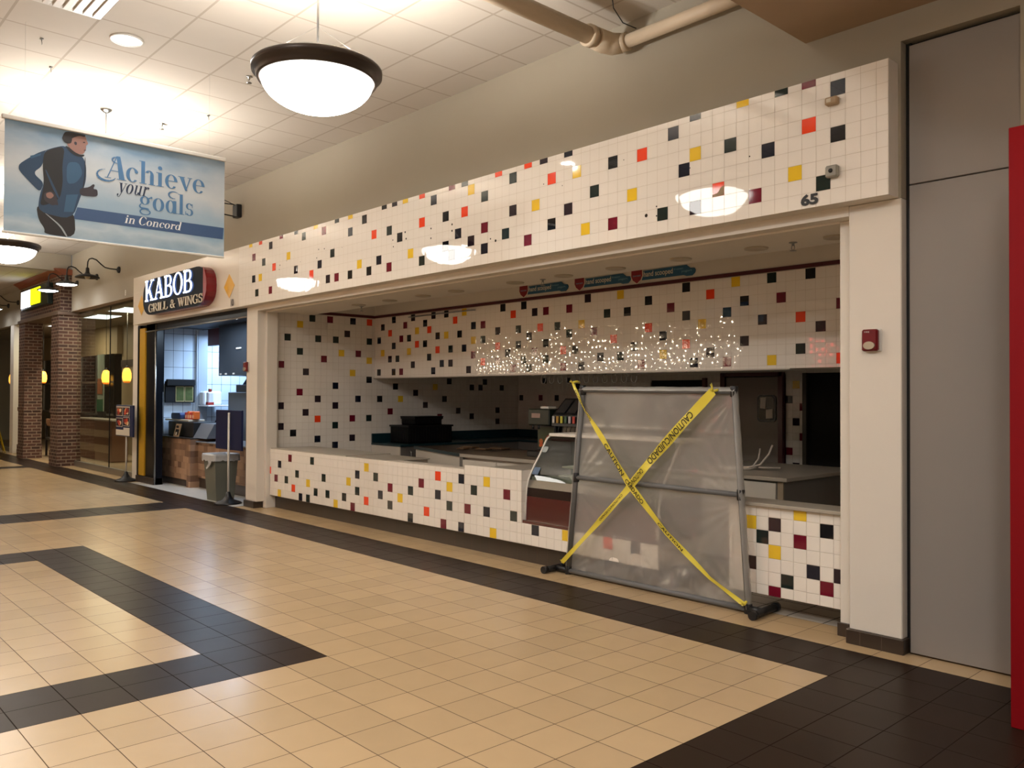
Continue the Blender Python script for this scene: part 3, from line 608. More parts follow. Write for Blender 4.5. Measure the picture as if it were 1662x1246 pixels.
LG = {  # lower case with fat stems and hair serifs: (advance, polygons)
 'A': (.80, [[(.46, 1), (.60, 1), (.78, .03), (.56, .03)], [(.46, 1), (.50, 1), (.14, .03), (.10, .03)], R_(.02, .26, 0, H_), R_(.48, .84, 0, H_), R_(.24, .58, .33, .36)]),
 'C': (.76, arc(.40, .5, .37, .51, .17, .03, .75, 2 * PI - .75, 22) + [R_(.65, .68, .68, .96), R_(.65, .68, .04, .30)]),
 'c': (.52, arc(.28, .31, .25, .32, .14, .03, .7, 2 * PI - .75, 18) + disc(.43, .46, .07)),
 'h': (.68, [R_(.10, .25, 0, 1), R_(.02, .25, .97, 1), R_(.03, .32, 0, H_), R_(.45, .60, 0, .42), R_(.39, .67, 0, H_)] + arc(.42, .42, .18, .21, .14, .03, 0, PI * .85, 10)),
 'i': (.36, [R_(.10, .25, 0, .62), R_(.02, .25, .59, .62), R_(.03, .33, 0, H_)] + disc(.175, .82, .09)),
 'e': (.56, arc(.28, .31, .26, .32, .14, .03, .05, 2 * PI - .7, 20) + [R_(.12, .53, .32, .35)]),
 'v': (.60, [[(.06, .60), (.24, .60), (.40, 0), (.30, 0)], [(.30, 0), (.35, 0), (.53, .60), (.49, .60)], R_(.0, .29, .59, .62), R_(.40, .60, .59, .62)]),
 'g': (.60, arc(.26, .42, .22, .21, .12, .03, 0, 2 * PI, 18) + arc(.28, -.13, .26, .16, .07, .045, 0, 2 * PI, 20) + [[(.12, .26), (.06, .14), (.10, .08), (.40, .07), (.48, .02), (.40, .0), (.10, .0), (.0, .08), (.0, .16), (.09, .27)], [(.42, .56), (.52, .62), (.58, .60), (.45, .50)]] + disc(.56, .60, .05)),
 'o': (.60, arc(.29, .31, .27, .32, .15, .03, 0, 2 * PI, 22)),
 'a': (.60, arc(.26, .31, .24, .32, .14, .03, 0, 2 * PI, 20) + [R_(.38, .53, 0, .62), R_(.38, .60, 0, H_)]),
 'l': (.34, [R_(.09, .24, 0, 1), R_(.02, .24, .97, 1), R_(.02, .32, 0, H_)]),
 's': (.46, arc(.22, .46, .17, .165, .10, .035, .4, PI * 1.5, 12) + arc(.22, .17, .19, .18, .11, .035, -PI * .85, PI / 2, 12) + [R_(.35, .38, .42, .60), R_(.03, .06, .02, .2)]),
 'y': (.58, [[(.06, .60), (.22, .60), (.38, .04), (.28, .0)], [(.50, .60), (.54, .60), (.30, -.16), (.25, -.16)], R_(.0, .27, .59, .62), R_(.40, .60, .59, .62)] + arc(.17, -.16, .12, .12, .04, .03, PI, 2 * PI, 8) + disc(.09, -.14, .06)),
 'u': (.66, [R_(.09, .22, .16, .62), R_(.02, .22, .59, .62), R_(.42, .55, 0, .62), R_(.36, .55, .59, .62), R_(.42, .63, 0, H_)] + arc(.27, .18, .18, .19, .12, .035, PI, 2 * PI, 10)),
 'r': (.48, [R_(.09, .22, 0, .62), R_(.02, .22, .59, .62), R_(.02, .32, 0, H_)] + arc(.34, .42, .14, .2, .1, .03, PI * .45, PI * .95, 6) + disc(.40, .54, .07)),
 'n': (.66, [R_(.09, .22, 0, .62), R_(.02, .22, .59, .62), R_(.02, .30, 0, H_), R_(.42, .55, 0, .42), R_(.36, .62, 0, H_)] + arc(.37, .42, .18, .21, .12, .03, 0, PI * .85, 10)),
 'd': (.64, arc(.26, .31, .24, .32, .13, .03, 0, 2 * PI, 20) + [R_(.40, .53, 0, 1), R_(.32, .53, .97, 1), R_(.40, .61, 0, H_)]),
 ' ': (.28, [])}
def bt(txt, u0, v0, u1, hh, mat, sh, d, mb):
    """printed word between u0 and u1 of the banner's width, capital height hh, baseline at v0"""
    tot = sum(LG[c_][0] for c_ in txt); W_ = (u1 - u0) * 2.025; k = W_ / tot; cx = 0
    for c_ in txt:
        for q_, poly in enumerate(LG[c_][1]): mb.face([fb.p(u0 * 2.025 + (cx + x) * k + sh * y * hh, v0 * 1.015 + y * hh, d + q_ * .00002) for x, y in poly], mat)
        cx += LG[c_][0] * k / k
w = MB()
bt('Achieve', .412, .62, .897, .225, INK['text'], .0, .0015, w); bt('your', .470, .500, .612, .155, INK['navy'], .22, .0016, w); bt('goals', .572, .375, .842, .205, INK['text'], .0, .0017, w)
bt('in Concord', .504, .215, .775, .085, INK['white'], .22, .0018, w)
# swashes of the lettering: the curl before the A and over the l
def swash(pts, r0):
    k = len(pts)
    for i in range(k - 1):
        (a, b), (c_, d) = pts[i], pts[i + 1]; dx, dy = c_ - a, (d - b); L = math.hypot(dx, dy) or 1; t0 = r0 * (1 - abs(2 * i / (k - 1) - 1)) + .0018; nx, ny = -dy / L * t0, dx / L * t0
        w.face([fb.p(a + nx, b + ny, .0022), fb.p(c_ + nx, d + ny, .0022), fb.p(c_ - nx, d - ny, .0022), fb.p(a - nx, b - ny, .0022)], INK['text'])
swash([(.855 + .085 * math.cos(a), .655 + .055 * math.sin(a)) for a in [1.7 + k * .33 for k in range(14)]], .011)
swash([(.955 + .05 * math.cos(a), .815 + .03 * math.sin(a)) for a in [1.0 + k * .35 for k in range(12)]], .006)
swash([(1.50 + .055 * math.cos(a), .565 + .035 * math.sin(a)) for a in [.6 + k * .36 for k in range(13)]], .008)
w.build('lettering', bn)

# ------------------------------------------------------------------ serif letters built from strokes
def stem(x, t=.16, s=.08, y0=0, y1=1): return [R_(x, x + t, y0, y1), R_(x - s, x + t + s, y0, y0 + .07), R_(x - s, x + t + s, y1 - .07, y1)]
GL = {
 'K': (.92, stem(.10) + [[(.26, .38), (.66, .96), (.76, .96), (.34, .36)], [(.36, .55), (.46, .66), (.80, .04), (.62, .04)], R_(.55, .90, .93, 1), R_(.54, .92, 0, .07)]),
 'A': (.92, [[(.10, .04), (.18, .04), (.46, .92), (.40, 1)], [(.36, 1), (.54, 1), (.84, .04), (.66, .04)], R_(.22, .70, .28, .35), R_(.0, .30, 0, .07), R_(.56, .92, 0, .07)]),
 'B': (.82, stem(.10) + [R_(.2, .45, .93, 1), R_(.2, .45, .48, .55), R_(.2, .45, 0, .07)] + arc(.44, .745, .26, .255, .14, .07, -PI / 2, PI / 2) + arc(.46, .27, .32, .27, .16, .07, -PI / 2, PI / 2)),
 'O': (.88, arc(.44, .5, .42, .51, .16, .06, 0, 2 * PI, 28)),
 'G': (.9, arc(.44, .5, .42, .51, .16, .06, .75, 2 * PI - .55, 24) + [R_(.62, .78, .05, .44), R_(.5, .9, .40, .46), R_(.70, .76, .66, .98)]),
 'R': (.88, stem(.10) + [R_(.2, .45, .93, 1), R_(.2, .45, .46, .53)] + arc(.44, .73, .28, .27, .15, .07, -PI / 2, PI / 2) + [[(.42, .5), (.56, .5), (.84, .0), (.66, .0)], R_(.66, .90, 0, .06)]),
 'I': (.36, stem(.10)), 'L': (.74, stem(.10) + [R_(.2, .70, 0, .07), [(.62, 0), (.70, 0), (.70, .3), (.64, .1)]]),
 'W': (1.2, [[(.12, .96), (.28, .96), (.46, .0), (.38, .0)], [(.40, .0), (.46, .0), (.64, .85), (.58, .85)], [(.52, .96), (.68, .96), (.86, 0), (.78, 0)], [(.80, 0), (.86, 0), (1.08, .96), (1.02, .96)], R_(.02, .38, .93, 1), R_(.44, .76, .93, 1), R_(.94, 1.18, .93, 1)]),
 'N': (.96, [R_(.14, .21, 0, 1), R_(.74, .81, 0, 1), [(.14, 1), (.30, 1), (.81, 0), (.70, 0)], R_(.04, .32, 0, .06), R_(.04, .30, .94, 1), R_(.62, .92, .94, 1)]),
 'S': (.7, arc(.34, .74, .26, .26, .11, .08, .3, PI * 1.5, 16) + arc(.34, .28, .28, .28, .12, .08, -PI * .88, PI / 2, 16) + [R_(.54, .60, .68, .98), R_(.06, .12, .02, .32)]),
 '&': (.86, arc(.36, .76, .2, .24, .09, .07, 0, 2 * PI, 18) + arc(.34, .27, .3, .27, .13, .07, .9, 2 * PI * .93, 18) + [[(.2, .66), (.34, .66), (.84, 0), (.66, 0)], [(.5, .12), (.58, .1), (.74, .46), (.68, .46)], R_(.58, .84, .43, .49)]),
 ' ': (.45, [])}
def serif_text(mb, s, fr, x, y, w, h, d0, d1, mat, side=None):
    tot = sum(GL[c_][0] for c_ in s); k = w / tot; cx = x
    for c_ in s:
        for poly in GL[c_][1]: mb.prism([(cx + u * k, y + v * h) for u, v in poly], d0, d1, fr, mat, side)
        cx += GL[c_][0] * k
    return mb

# rounded shop sign
ks = thing('shop_sign', (-12.05, 0.55, 3.53), 'black rounded shop sign with glowing white letters and a red right end', 'sign')
SG = facade(0, .638, 0)
def capsule(x0, x1, z0, z1, rx):
    p = []
    zc, rz = (z0 + z1) / 2, (z1 - z0) / 2
    for k in range(13): a = -PI / 2 + k * PI / 12; p.append((x1 - rx + rx * math.cos(a), zc + rz * (abs(math.sin(a)) ** .8) * (1 if math.sin(a) > 0 else -1)))
    for k in range(13): a = PI / 2 + k * PI / 12; p.append((x0 + rx + rx * math.cos(a), zc + rz * (abs(math.sin(a)) ** .8) * (1 if math.sin(a) > 0 else -1)))
    return p
SIGN_B = M('sign_black_gloss', '0a0e16', .4, spec=.04); SIGN_R = M('sign_red', '8c1722', .3)
SGN = Fr((.0684, .638, .0473), (.973, 0, 0), (0, 0, .973), (0, -1, 0))
w = MB(); w.prism(capsule(-14.17, -11.16, 3.255, 3.93, .42), 0.0, .17, SGN, SIGN_B, M('sign_red_edge', '7c141d', .25)); w.build('sign_cabinet', ks)
w = MB(); w.prism([(-11.30, 3.285), (-11.28, 3.3)] + [p for p in capsule(-14.17, -11.162, 3.258, 3.927, .42) if p[0] > -11.275] + [(-11.28, 3.89), (-11.30, 3.90)], .17, .173, SGN, SIGN_R); w.build('red_end_band', ks)
w = MB(); serif_text(w, 'KABOB', SGN, -14.0, 3.515, 2.32, .395, .174, .195, M('glowing_white_letters', 'ffffff', .4, emit='e8f1ff', es=3.2), M('blue_letter_edge', '2b4f9a', .4, emit='3a66c8', es=.35)); w.build('lettering', ks)
w = MB(); serif_text(w, 'GRILL & WINGS', SGN, -13.83, 3.30, 2.55, .155, .174, .188, M('cream_letters', 'e0d3bd', .4)); w.build('lettering', ks)
for x, nm in ((-14.28, 'yellow diamond painted on the fascia left of the black rounded sign'), (-10.30, 'yellow diamond painted on the fascia right of the black rounded sign')):
    w = MB(); w.prism([(x - .2, 3.475), (x, 3.28), (x + .2, 3.475), (x, 3.67)], .0035, .006, SG, M('amber_yellow_paint', 'dca51e', .3)); tag(w.build('diamond_emblem'), nm, 'emblem')
for s_, x, z, w_, h_, nm in (('65', -0.525, 3.142, .135, .083, 'black house number 65 on the white fascia at its right end'), ('10', -10.235, 3.145, .10, .12, 'small black number 10 under the yellow diamond')):
    w = MB(); text_polys(s_, facade(x, .634, z), w_, h_, .002, BLACK, w, 0, .045); tag(w.build('house_number'), nm, 'number')
w = MB(); text_polys('8', facade(-15.74, .788, 3.80), .07, .12, .002, M('white_numeral', 'e9e6df', .5), w, 0, .02); tag(w.build('house_number'), 'tiny white unit number on the beige wall above the glass storefront', 'number')

# small boxes on the fascia
t = thing('sensor_box', (-.275, .62, 3.85), 'small beige sensor box below the topmost black tile at the fascia right end', 'sensor')
w = MB(); w.box(-.32, -.23, .585, .637, 3.82, 3.875, M('aged_beige_plastic', 'a38a6a', .5), .008); w.build('housing', t)
w = MB(); w.box(-.305, -.27, .580, .586, 3.835, 3.862, M('pale_lens', 'cfc4ae', .3), .003); w.build('lens', t)
t = thing('camera_box', (-.275, .62, 3.35), 'small grey square camera box with a dark lens above the number 65', 'camera')
w = MB(); w.box(-.32, -.23, .59, .637, 3.305, 3.39, M('grey_box_plastic', '8f8b80', .4), .01); w.build('housing', t)
w = MB(); w.lathe([(0.0001, -.006), (.014, -.006), (.016, 0)], (-.277, .59, 3.35), BLACK, 16, 'y'); w.build('lens', t)
t = thing('wireless_access_point', (-10.27, .72, 4.67), 'black box with stub antennas high on the beige wall beside the banner', 'router')
w = MB(); w.box(-10.36, -10.20, .70, .79, 4.58, 4.79, BLACKP, .01); w.build('housing', t)
for dz in (4.60, 4.79):
    w = MB(); w.tube([(-10.3, .70, dz), (-10.34, .42, dz + (.03 if dz < 4.7 else .0))], .009, BLACKP, 6); w.build('antenna', t)
w = MB(); w.tube([(-10.28, .70, 4.78), (-10.45, .52, 4.9)], .008, BLACKP, 6); w.build('antenna', t)
# fire alarms
def alarm(x, y, z, label):
    t = thing('fire_alarm_strobe', (x, y, z), label, 'fire alarm', 'wall fire alarms')
    A = M('alarm_red', '6a1118', .3)
    w = MB(); w.box(x - .062, x + .062, y - .012, y, z - .078, z + .078, WHITEM, .004); w.build('back_plate', t)
    w = MB(); w.box(x - .062, x + .05, y - .05, y - .012, z - .076, z + .076, A, .01); w.build('housing', t)
    w = MB(); w.prism([(x - .045 + .04 + .04 * math.cos(a) , z - .038 + .028 * math.sin(a)) for a in [k * PI / 8 for k in range(16)]], .05, .062, facade(0, y, 0), M('clear_strobe', 'c9bda8', .15, .4)); w.build('strobe_lens', t)
    w = MB(); text_polys('FIRE', facade(x - .04, y - .0505, z + .052), .035, .010, .0005, WHITEM, w); w.build('lettering', t)
alarm(-.065, .79, 2.15, 'red fire alarm strobe on the cream pier right of the tiled shop')
alarm(-9.95, .79, 2.19, 'red fire alarm strobe on the narrow pier beside the blue board and trash can')

# shop ceiling lights (off)
for i, x in enumerate((-.66, -1.39, -2.19, -2.99, -3.72, -4.49, -5.57, -6.26, -7.02, -7.8)):
    w = MB(); w.lathe([(0.0001, -.004), (.07, -.006), (.085, -.012), (.10, -.012), (.105, 0), (0.0001, 0)], (x, 1.46, 3.05), M('unlit_downlight', 'b5a994', .4), 28)
    if i == 0: first = tag(w.build('ceiling_downlight'), None, 'light', 'unlit downlights in the shop ceiling'); first['label'] = 'unlit round downlight in the low shop ceiling above the tiled counter'
    else: tag(w.build('ceiling_downlight'), 'unlit round downlight in the low shop ceiling above the tiled counter', 'light', 'unlit downlights in the shop ceiling')

# hand scooped signs
SHB = M('teal_blue_sign', '2a5f80', .5); SHR = M('shield_red', '8e2430', .5); CR = M('cream_print', 'e6dcc8', .5); LB = M('light_blue_print', '7fa8bd', .5)
def scoop(x, nm):
    t = thing('shield_sign', (x, 2.97, 3.1), nm, 'sign', 'hand scooped signs'); fr = facade(x, 2.985, 3.125)
    w = MB(); w.prism([(.17, .035), (.78, .035), (.82, .02), (.9, .02), (.935, .05), (.945, .08), (.93, .105), (.87, .11), (.82, .15), (.17, .145)], 0, .012, fr, SHB); w.build('panel', t)
    w = MB(); w.prism([(.0, .17), (.185, .17), (.19, .09), (.165, .035), (.095, -.012), (.025, .035), (-.005, .09)], .0, .014, fr, CR); w.prism([(.012, .16), (.173, .16), (.178, .09), (.155, .042), (.095, .002), (.035, .042), (.008, .09)], .014, .017, fr, SHR); w.build('shield', t)
    for s_, (a_, b_), ww, hh_, dd, mm in (('hand scooped', (.20, .05), .43, .085, .0135, CR), ('frozen', (.645, .105), .13, .022, .0135, LB), ('yogurt', (.75, .062), .15, .028, .0135, LB), ('icecream', (.035, .085), .12, .022, .018, LB)):
        w = MB(); text_polys(s_, fr2(fr, a_, b_), ww, hh_, dd, mm, w, 0, .012); w.build('lettering', t)
def fr2(fr, a, b): return Fr(fr.p(a, b), fr.u, fr.v, fr.n)
scoop(-6.04, 'hand scooped shield sign above the maroon trim, leftmost of the three')
scoop(-4.98, 'hand scooped shield sign above the maroon trim, middle of the three')
scoop(-4.03, 'hand scooped shield sign above the maroon trim, rightmost of the three')

# ------------------------------------------------------------------ plastic screen on a pipe frame
ps = thing('plastic_screen', (-2.2, .95, 0), 'clear plastic sheeting on a grey pipe frame standing in front of the display case', 'screen')
BLt, BRt, TLt, TRt = Vector((-3.16, .96, .035)), Vector((-1.16, .96, .035)), Vector((-2.965, .95, 1.81)), Vector((-1.285, .95, 1.795))
PVC = M('grey_blue_pipe', '6a6a6a', .5)
def plastic():
    m = bpy.data.materials.new('clear_plastic_sheet'); m.use_nodes = True; nt = m.node_tree
    for n in list(nt.nodes): nt.nodes.remove(n)
    o = nt.nodes.new('ShaderNodeOutputMaterial'); df = nt.nodes.new('ShaderNodeBsdfDiffuse'); tl = nt.nodes.new('ShaderNodeBsdfTranslucent'); rf = nt.nodes.new('ShaderNodeBsdfRefraction'); gl = nt.nodes.new('ShaderNodeBsdfGlossy')
    df.inputs[0].default_value = (.92, .90, .87, 1); tl.inputs[0].default_value = (.95, .94, .92, 1); rf.inputs[0].default_value = (.93, .92, .90, 1); rf.inputs['IOR'].default_value = 1.035; rf.inputs['Roughness'].default_value = .22
    gl.inputs['Roughness'].default_value = .22; gl.inputs[0].default_value = (.9, .88, .85, 1)
    tc = nt.nodes.new('ShaderNodeTexCoord'); no = nt.nodes.new('ShaderNodeTexNoise'); no.inputs['Scale'].default_value = 2.2; no.inputs['Detail'].default_value = 5; nt.links.new(tc.outputs['Object'], no.inputs['Vector'])
    bpn = nt.nodes.new('ShaderNodeBump'); bpn.inputs['Strength'].default_value = .35; bpn.inputs['Distance'].default_value = .03; nt.links.new(no.outputs['Fac'], bpn.inputs['Height'])
    for n in (df, tl, gl): nt.links.new(bpn.outputs[0], n.inputs['Normal'])
    a = nt.nodes.new('ShaderNodeMixShader'); a.inputs[0].default_value = .30; nt.links.new(df.outputs[0], a.inputs[1]); nt.links.new(tl.outputs[0], a.inputs[2])
    b = nt.nodes.new('ShaderNodeMixShader'); b.inputs[0].default_value = .68; tp = nt.nodes.new('ShaderNodeBsdfTransparent'); tp.inputs[0].default_value = (.93, .92, .90, 1); e_ = nt.nodes.new('ShaderNodeMixShader'); e_.inputs[0].default_value = .30; nt.links.new(rf.outputs[0], e_.inputs[1]); nt.links.new(tp.outputs[0], e_.inputs[2]); nt.links.new(a.outputs[0], b.inputs[1]); nt.links.new(e_.outputs[0], b.inputs[2])
    c = nt.nodes.new('ShaderNodeMixShader'); c.inputs[0].default_value = .10; nt.links.new(b.outputs[0], c.inputs[1]); nt.links.new(gl.outputs[0], c.inputs[2])
    nt.links.new(c.outputs[0], o.inputs[0]); return m
SHEET = plastic()
from mathutils import noise
def bil(u, v): return (BLt * (1 - u) + BRt * u) * (1 - v) + (TLt * (1 - u) + TRt * u) * v
w = MB(); NU, NV = 110, 110; vs = []
for j in range(NV + 1):
    for i in range(NU + 1):
        u, v = i / NU, j / NV
        p = bil(u, v).copy(); edge = min(u, 1 - u) * 2
        fold = sum(.006 * max(0, 1 - abs(v - f) / .012) for f in (.80, .60, .22))
        wr = .010 * noise.noise(Vector((u * 5, v * 4, 3))) + .006 * noise.noise(Vector((u * 14 + 3 * v, v * 7, 8)))
        low = max(0, 1 - v / .28)
        wr += low * (.045 * noise.noise(Vector((u * 9, v * 9, 1))) + .022 * abs(noise.noise(Vector((u * 24, v * 12, 5)))))
        corner = sum(.0035 * math.exp(-((u - cu_) ** 2 + (v - cv_) ** 2) * 14) * math.sin(26 * math.atan2(v - cv_ + .02, (u - cu_) * 1.1 + .011)) for cu_, cv_ in ((0, 0), (1, 0), (1, 1), (0, .5), (1, .5)))
        p.y -= -.014 + fold * .6 + (wr + corner) * min(1, .25 + edge * 4)
        p.x += (u - .5) * .045; p.z += .012 * noise.noise(Vector((u * 20, 0, 0))) * (v > .98) if v > .5 else .0
        if v < .02: p.z = max(.008, p.z - .015)
        vs.append(p)
w.add(vs, [(j * (NU + 1) + i, j * (NU + 1) + i + 1, (j + 1) * (NU + 1) + i + 1, (j + 1) * (NU + 1) + i) for j in range(NV) for i in range(NU)], SHEET, True)
# the sheet wraps over the top and side pipes
wrapv = []
for k in range(41):
    u = k / 40; p = bil(u, 1)
    for a in (0, .8, 1.6, 2.4, 3.1): wrapv.append((p.x + (u - .5) * .04, p.y - .034 * math.cos(a), p.z + .034 * math.sin(a) + .004 * noise.noise(Vector((u * 30, a, 0)))))
w.add(wrapv, [(k * 5 + a, k * 5 + a + 1, (k + 1) * 5 + a + 1, (k + 1) * 5 + a) for k in range(40) for a in range(4)], SHEET, True)
for s_ in (0, 1):
    sv = []
    for k in range(41):
        v = k / 40; p = bil(s_, v); sg = -1 if s_ == 0 else 1; r = .034 + .006 * noise.noise(Vector((v * 16, s_, 2)))
        for a in (0, .8, 1.6, 2.4, 3.1): sv.append((p.x + sg * r * math.sin(a), p.y - r * math.cos(a), p.z))
    w.add(sv, [(k * 5 + a, k * 5 + a + 1, (k + 1) * 5 + a + 1, (k + 1) * 5 + a) for k in range(40) for a in range(4)], SHEET, True)
w.build('plastic_sheet', ps)
def pipe(a, b, r=.024): 
    w = MB(); w.tube([a, b], r, PVC, 14); return w.build('pipe', ps)
pipe(BLt, TLt); pipe(BRt, TRt); pipe(TLt, TRt); pipe(BLt, BRt); pipe(bil(0, .52), bil(1, .52), .022)
for u in (0, 1):
    for v in (.0, .52, 1):
        w = MB(); p = bil(u, v); w.lathe([(.03, -.045), (.033, -.04), (.033, .04), (.03, .045)], p, BLACKP, 14, close=True); w.build('pipe_fitting', ps)
def tee(x0, x1, y0, y1, xe):
    w = MB(); w.tube([(xe, .96, .036), (x0, .96, .036)], .030, BLACKP, 14)
    w.tube([(x0, y0, .036), (x1, y1, .036)], .031, BLACKP, 16)
    for (x, y), (x2, y2) in (((x0, y0), (x1, y1)), ((x1, y1), (x0, y0))):
        d = Vector((x2 - x, y2 - y, 0)).normalized(); q = Vector((x, y, .036)); w.tube([q - d * .004, q + d * .045], .036, BLACKP, 16)
    return w.build('foot', ps)
tee(-1.02, -1.05, .79, 1.21, -1.16); tee(-3.33, -3.33, .78, 1.05, -3.16)
# caution tapes
TAPE = M('yellow_caution_tape', 'e3d24a', .35, coat=.3); TXT = M('black_print', '171510', .5)
def tape(pts, wd, label, txts, name='caution_tape'):
    """pts: (u,v) over the screen; a slightly twisting band with printed words"""
    P3 = [bil(u, v) + Vector(((u - .5) * .045, -.078, 0)) for u, v, _ in pts]; n = len(pts) - 1
    seg = []; N = 60
    for k in range(N + 1):
        t = k / N * n; i = min(int(t), n - 1); f = t - i
        seg.append((P3[i].lerp(P3[i + 1], f), wd * (pts[i][2] * (1 - f) + pts[i + 1][2] * f)))
    w = MB(); vs = []
    for k, (p, hw) in enumerate(seg):
        d = (seg[min(k + 1, N)][0] - seg[max(k - 1, 0)][0]).normalized(); q = Vector((-d.z, 0, d.x)).normalized()
        tw = .007 * math.sin(k * .45); vs += [p + q * hw + Vector((0, tw, 0)), p + Vector((0, .003, 0)), p - q * hw - Vector((0, tw, 0))]
    w.add(vs, [(3 * k + a, 3 * k + a + 1, 3 * k + a + 4, 3 * k + a + 3) for k in range(N) for a in (0, 1)], TAPE, True); w.keep = True
    for e, sg in ((0, 1), (N, -1)):
        p = seg[e][0]; w.tube([p + Vector((0, .0, 0)), p + Vector((.01 * sg, .05, .01)), p + Vector((.0, .1, .0))], .012, TAPE, 6)
        for k in range(3): w.tube([p, p + Vector((random.uniform(-.04, .02), -.02, random.uniform(.0, .07)))], [.007, .002], TAPE, 5)
    o = tag(w.build(name), label, 'caution tape', 'caution tapes crossed over the screen')
    for s_, t0, t1, hh, mir in txts:
        a, b = seg[int(t0 * N)][0], seg[int(t1 * N)][0]; d = (b - a); L = d.length; d.normalize(); q = Vector((-d.z, 0, d.x))
        n_ = Vector((0, -1, 0)); base = a - q * hh / 2 + n_ * .012
        w2 = MB(); text_polys(s_, Fr(base, d, q, n_), L, hh, 0, TXT, w2, 0, .015); w2.build('printed_words', o)
    return o
# u,v along the screen: upper left to lower right, then upper right to lower left
tape([(-.03, 1.04, .35), (.07, .90, .35), (.22, .74, .8), (.40, .52, .9), (.62, .30, .75), (.84, .12, .5), (.995, .03, .5)], .034,
     'yellow caution tape from the top left corner of the plastic screen to its right foot', [('CAUTION', .36, .48, .042, False), ('CUIDADO', .49, .58, .04, False), ('CAUTION', .64, .74, .025, False), ('CAUTION/CUIDADO', .06, .24, .022, False)])
tape([(.90, 1.0, .9), (.72, .84, 1.15), (.52, .64, 1.0), (.38, .48, .8), (.2, .28, .6), (.0, .05, .5)], .040,
     'yellow caution tape from the top right of the plastic screen to its left foot', [('CAUTION/CUIDADO', .14, .41, .062, False), ('CAUTION/CU', .46, .57, .045, False), ('CAUTION/CUIDADO', .62, .78, .022, False)])

# ------------------------------------------------------------------ inside the white-tiled shop
t = thing('back_counter', (-9.2, 3.0, 0), 'white cabinet run with a dark teal top along the left wall of the shop', 'counter')
w = MB(); w.box(-9.70, -8.86, 2.95, 6.34, 0, .90, GREYL); w.box(-9.70, -8.86, 2.93, 2.95, .0, .90, WHITEL); w.box(-8.86, -7.4, 5.6, 6.34, 0, .9, GREYL); w.build('cabinet', t)
w = MB(); w.box(-9.70, -8.83, 2.92, 6.34, .90, .935, TEAL, .004); w.box(-8.83, -7.3, 5.58, 6.34, .90, .935, TEAL, .004); w.build('worktop', t)
w = MB(); w.box(-9.708, -9.68, 2.93, 6.34, .935, 1.09, TEAL, .003); w.box(-9.68, -6.9, 6.33, 6.36, .935, 1.09, TEAL, .003); w.build('backsplash', t)
w = MB(); w.tube([(-8.83, 3.12, .70), (-8.80, 3.12, .71), (-8.80, 3.12, .82), (-8.83, 3.12, .83)], .006, STEEL, 6); w.build('handle', t)
CR_ = M('black_crate_plastic', '0e0e10', .35)
def crate(x0, x1, y0, y1, z0, z1, label, lid=False):
    w = MB(); w.box(x0, x1, y0, y1, z0, z0 + .02, CR_)
    for a in (0, 1):
        w.box(x0 if a == 0 else x1 - .015, x0 + .015 if a == 0 else x1, y0, y1, z0, z1, CR_, .003); w.box(x0, x1, y0 if a == 0 else y1 - .015, y0 + .015 if a == 0 else y1, z0, z1, CR_, .003)
    for k in range(14): xx = x0 + (x1 - x0) * (k + .5) / 14; w.box(xx - .005, xx + .005, y0 - .012, y0, z0 + .02, z1 - .03, CR_)
    for k in range(16): yy = y0 + (y1 - y0) * (k + .5) / 16; w.box(x1, x1 + .012, yy - .005, yy + .005, z0 + .02, z1 - .03, CR_)
    w.box(x0 - .02, x1 + .02, y0 - .02, y1 + .02, z1 - .03, z1, CR_, .005)
    if lid: w.box(x0 - .025, x1 + .025, y0 - .025, y1 + .025, z1, z1 + .02, CR_, .006)
    return tag(w.build('plastic_crate'), label, 'crate', 'black crates')
crate(-9.55, -9.02, 3.22, 4.15, .935, 1.24, 'large black ribbed crate on the teal counter, under the smaller crate')
crate(-9.50, -9.12, 3.42, 4.0, 1.24, 1.37, 'smaller black crate stacked on top of the large black crate', True)
# angled island
t = thing('island_counter', (-6.5, 2.5, 0), 'white island counter with an angled left end and pale top, behind the tiled counter', 'counter')
foot = [(-8.44, 2.95), (-6.56, 2.40), (-4.15, 2.36), (-4.15, 3.3), (-6.4, 3.6), (-8.2, 4.2)]
tf = Fr((0, 0, 0), (1, 0, 0), (0, 1, 0), (0, 0, 1))
w = MB(); w.prism(foot, 0, .89, tf, WHITEL); w.build('cabinet', t)
w = MB(); w.prism([(-8.47, 2.93), (-6.56, 2.375), (-6.56, 3.62), (-8.2, 4.24)], .89, .935, tf, M('dark_stone_top', '4e463d', .3, var=.15, vs=12), TEAL); w.prism([(-6.56, 2.33), (-4.1, 2.31), (-4.1, 3.35), (-6.4, 3.62), (-6.56, 3.62)], .895, .94, tf, M('worn_tan_top', '6d6050', .35, var=.12, vs=9), TOPL); w.build('worktop', t)
for k, (x0, x1) in enumerate(((-6.50, -5.80), (-5.78, -5.08), (-5.06, -4.2))):
    w = MB(); w.box(x0, x1, 2.335, 2.355, .1, .86, WHITEL, .004); d_ = w.build('door', t)
    hx = x1 - .06 if k == 0 else x0 + .05
    w = MB(); w.tube([(hx, 2.335, .68), (hx, 2.31, .685), (hx, 2.31, .79), (hx, 2.335, .795)], .005, STEEL, 6); w.build('handle', d_)
w = MB(); w.box(-6.57, -6.50, 2.34, 2.37, .0, .89, GREYL); w.build('end_strip', t)
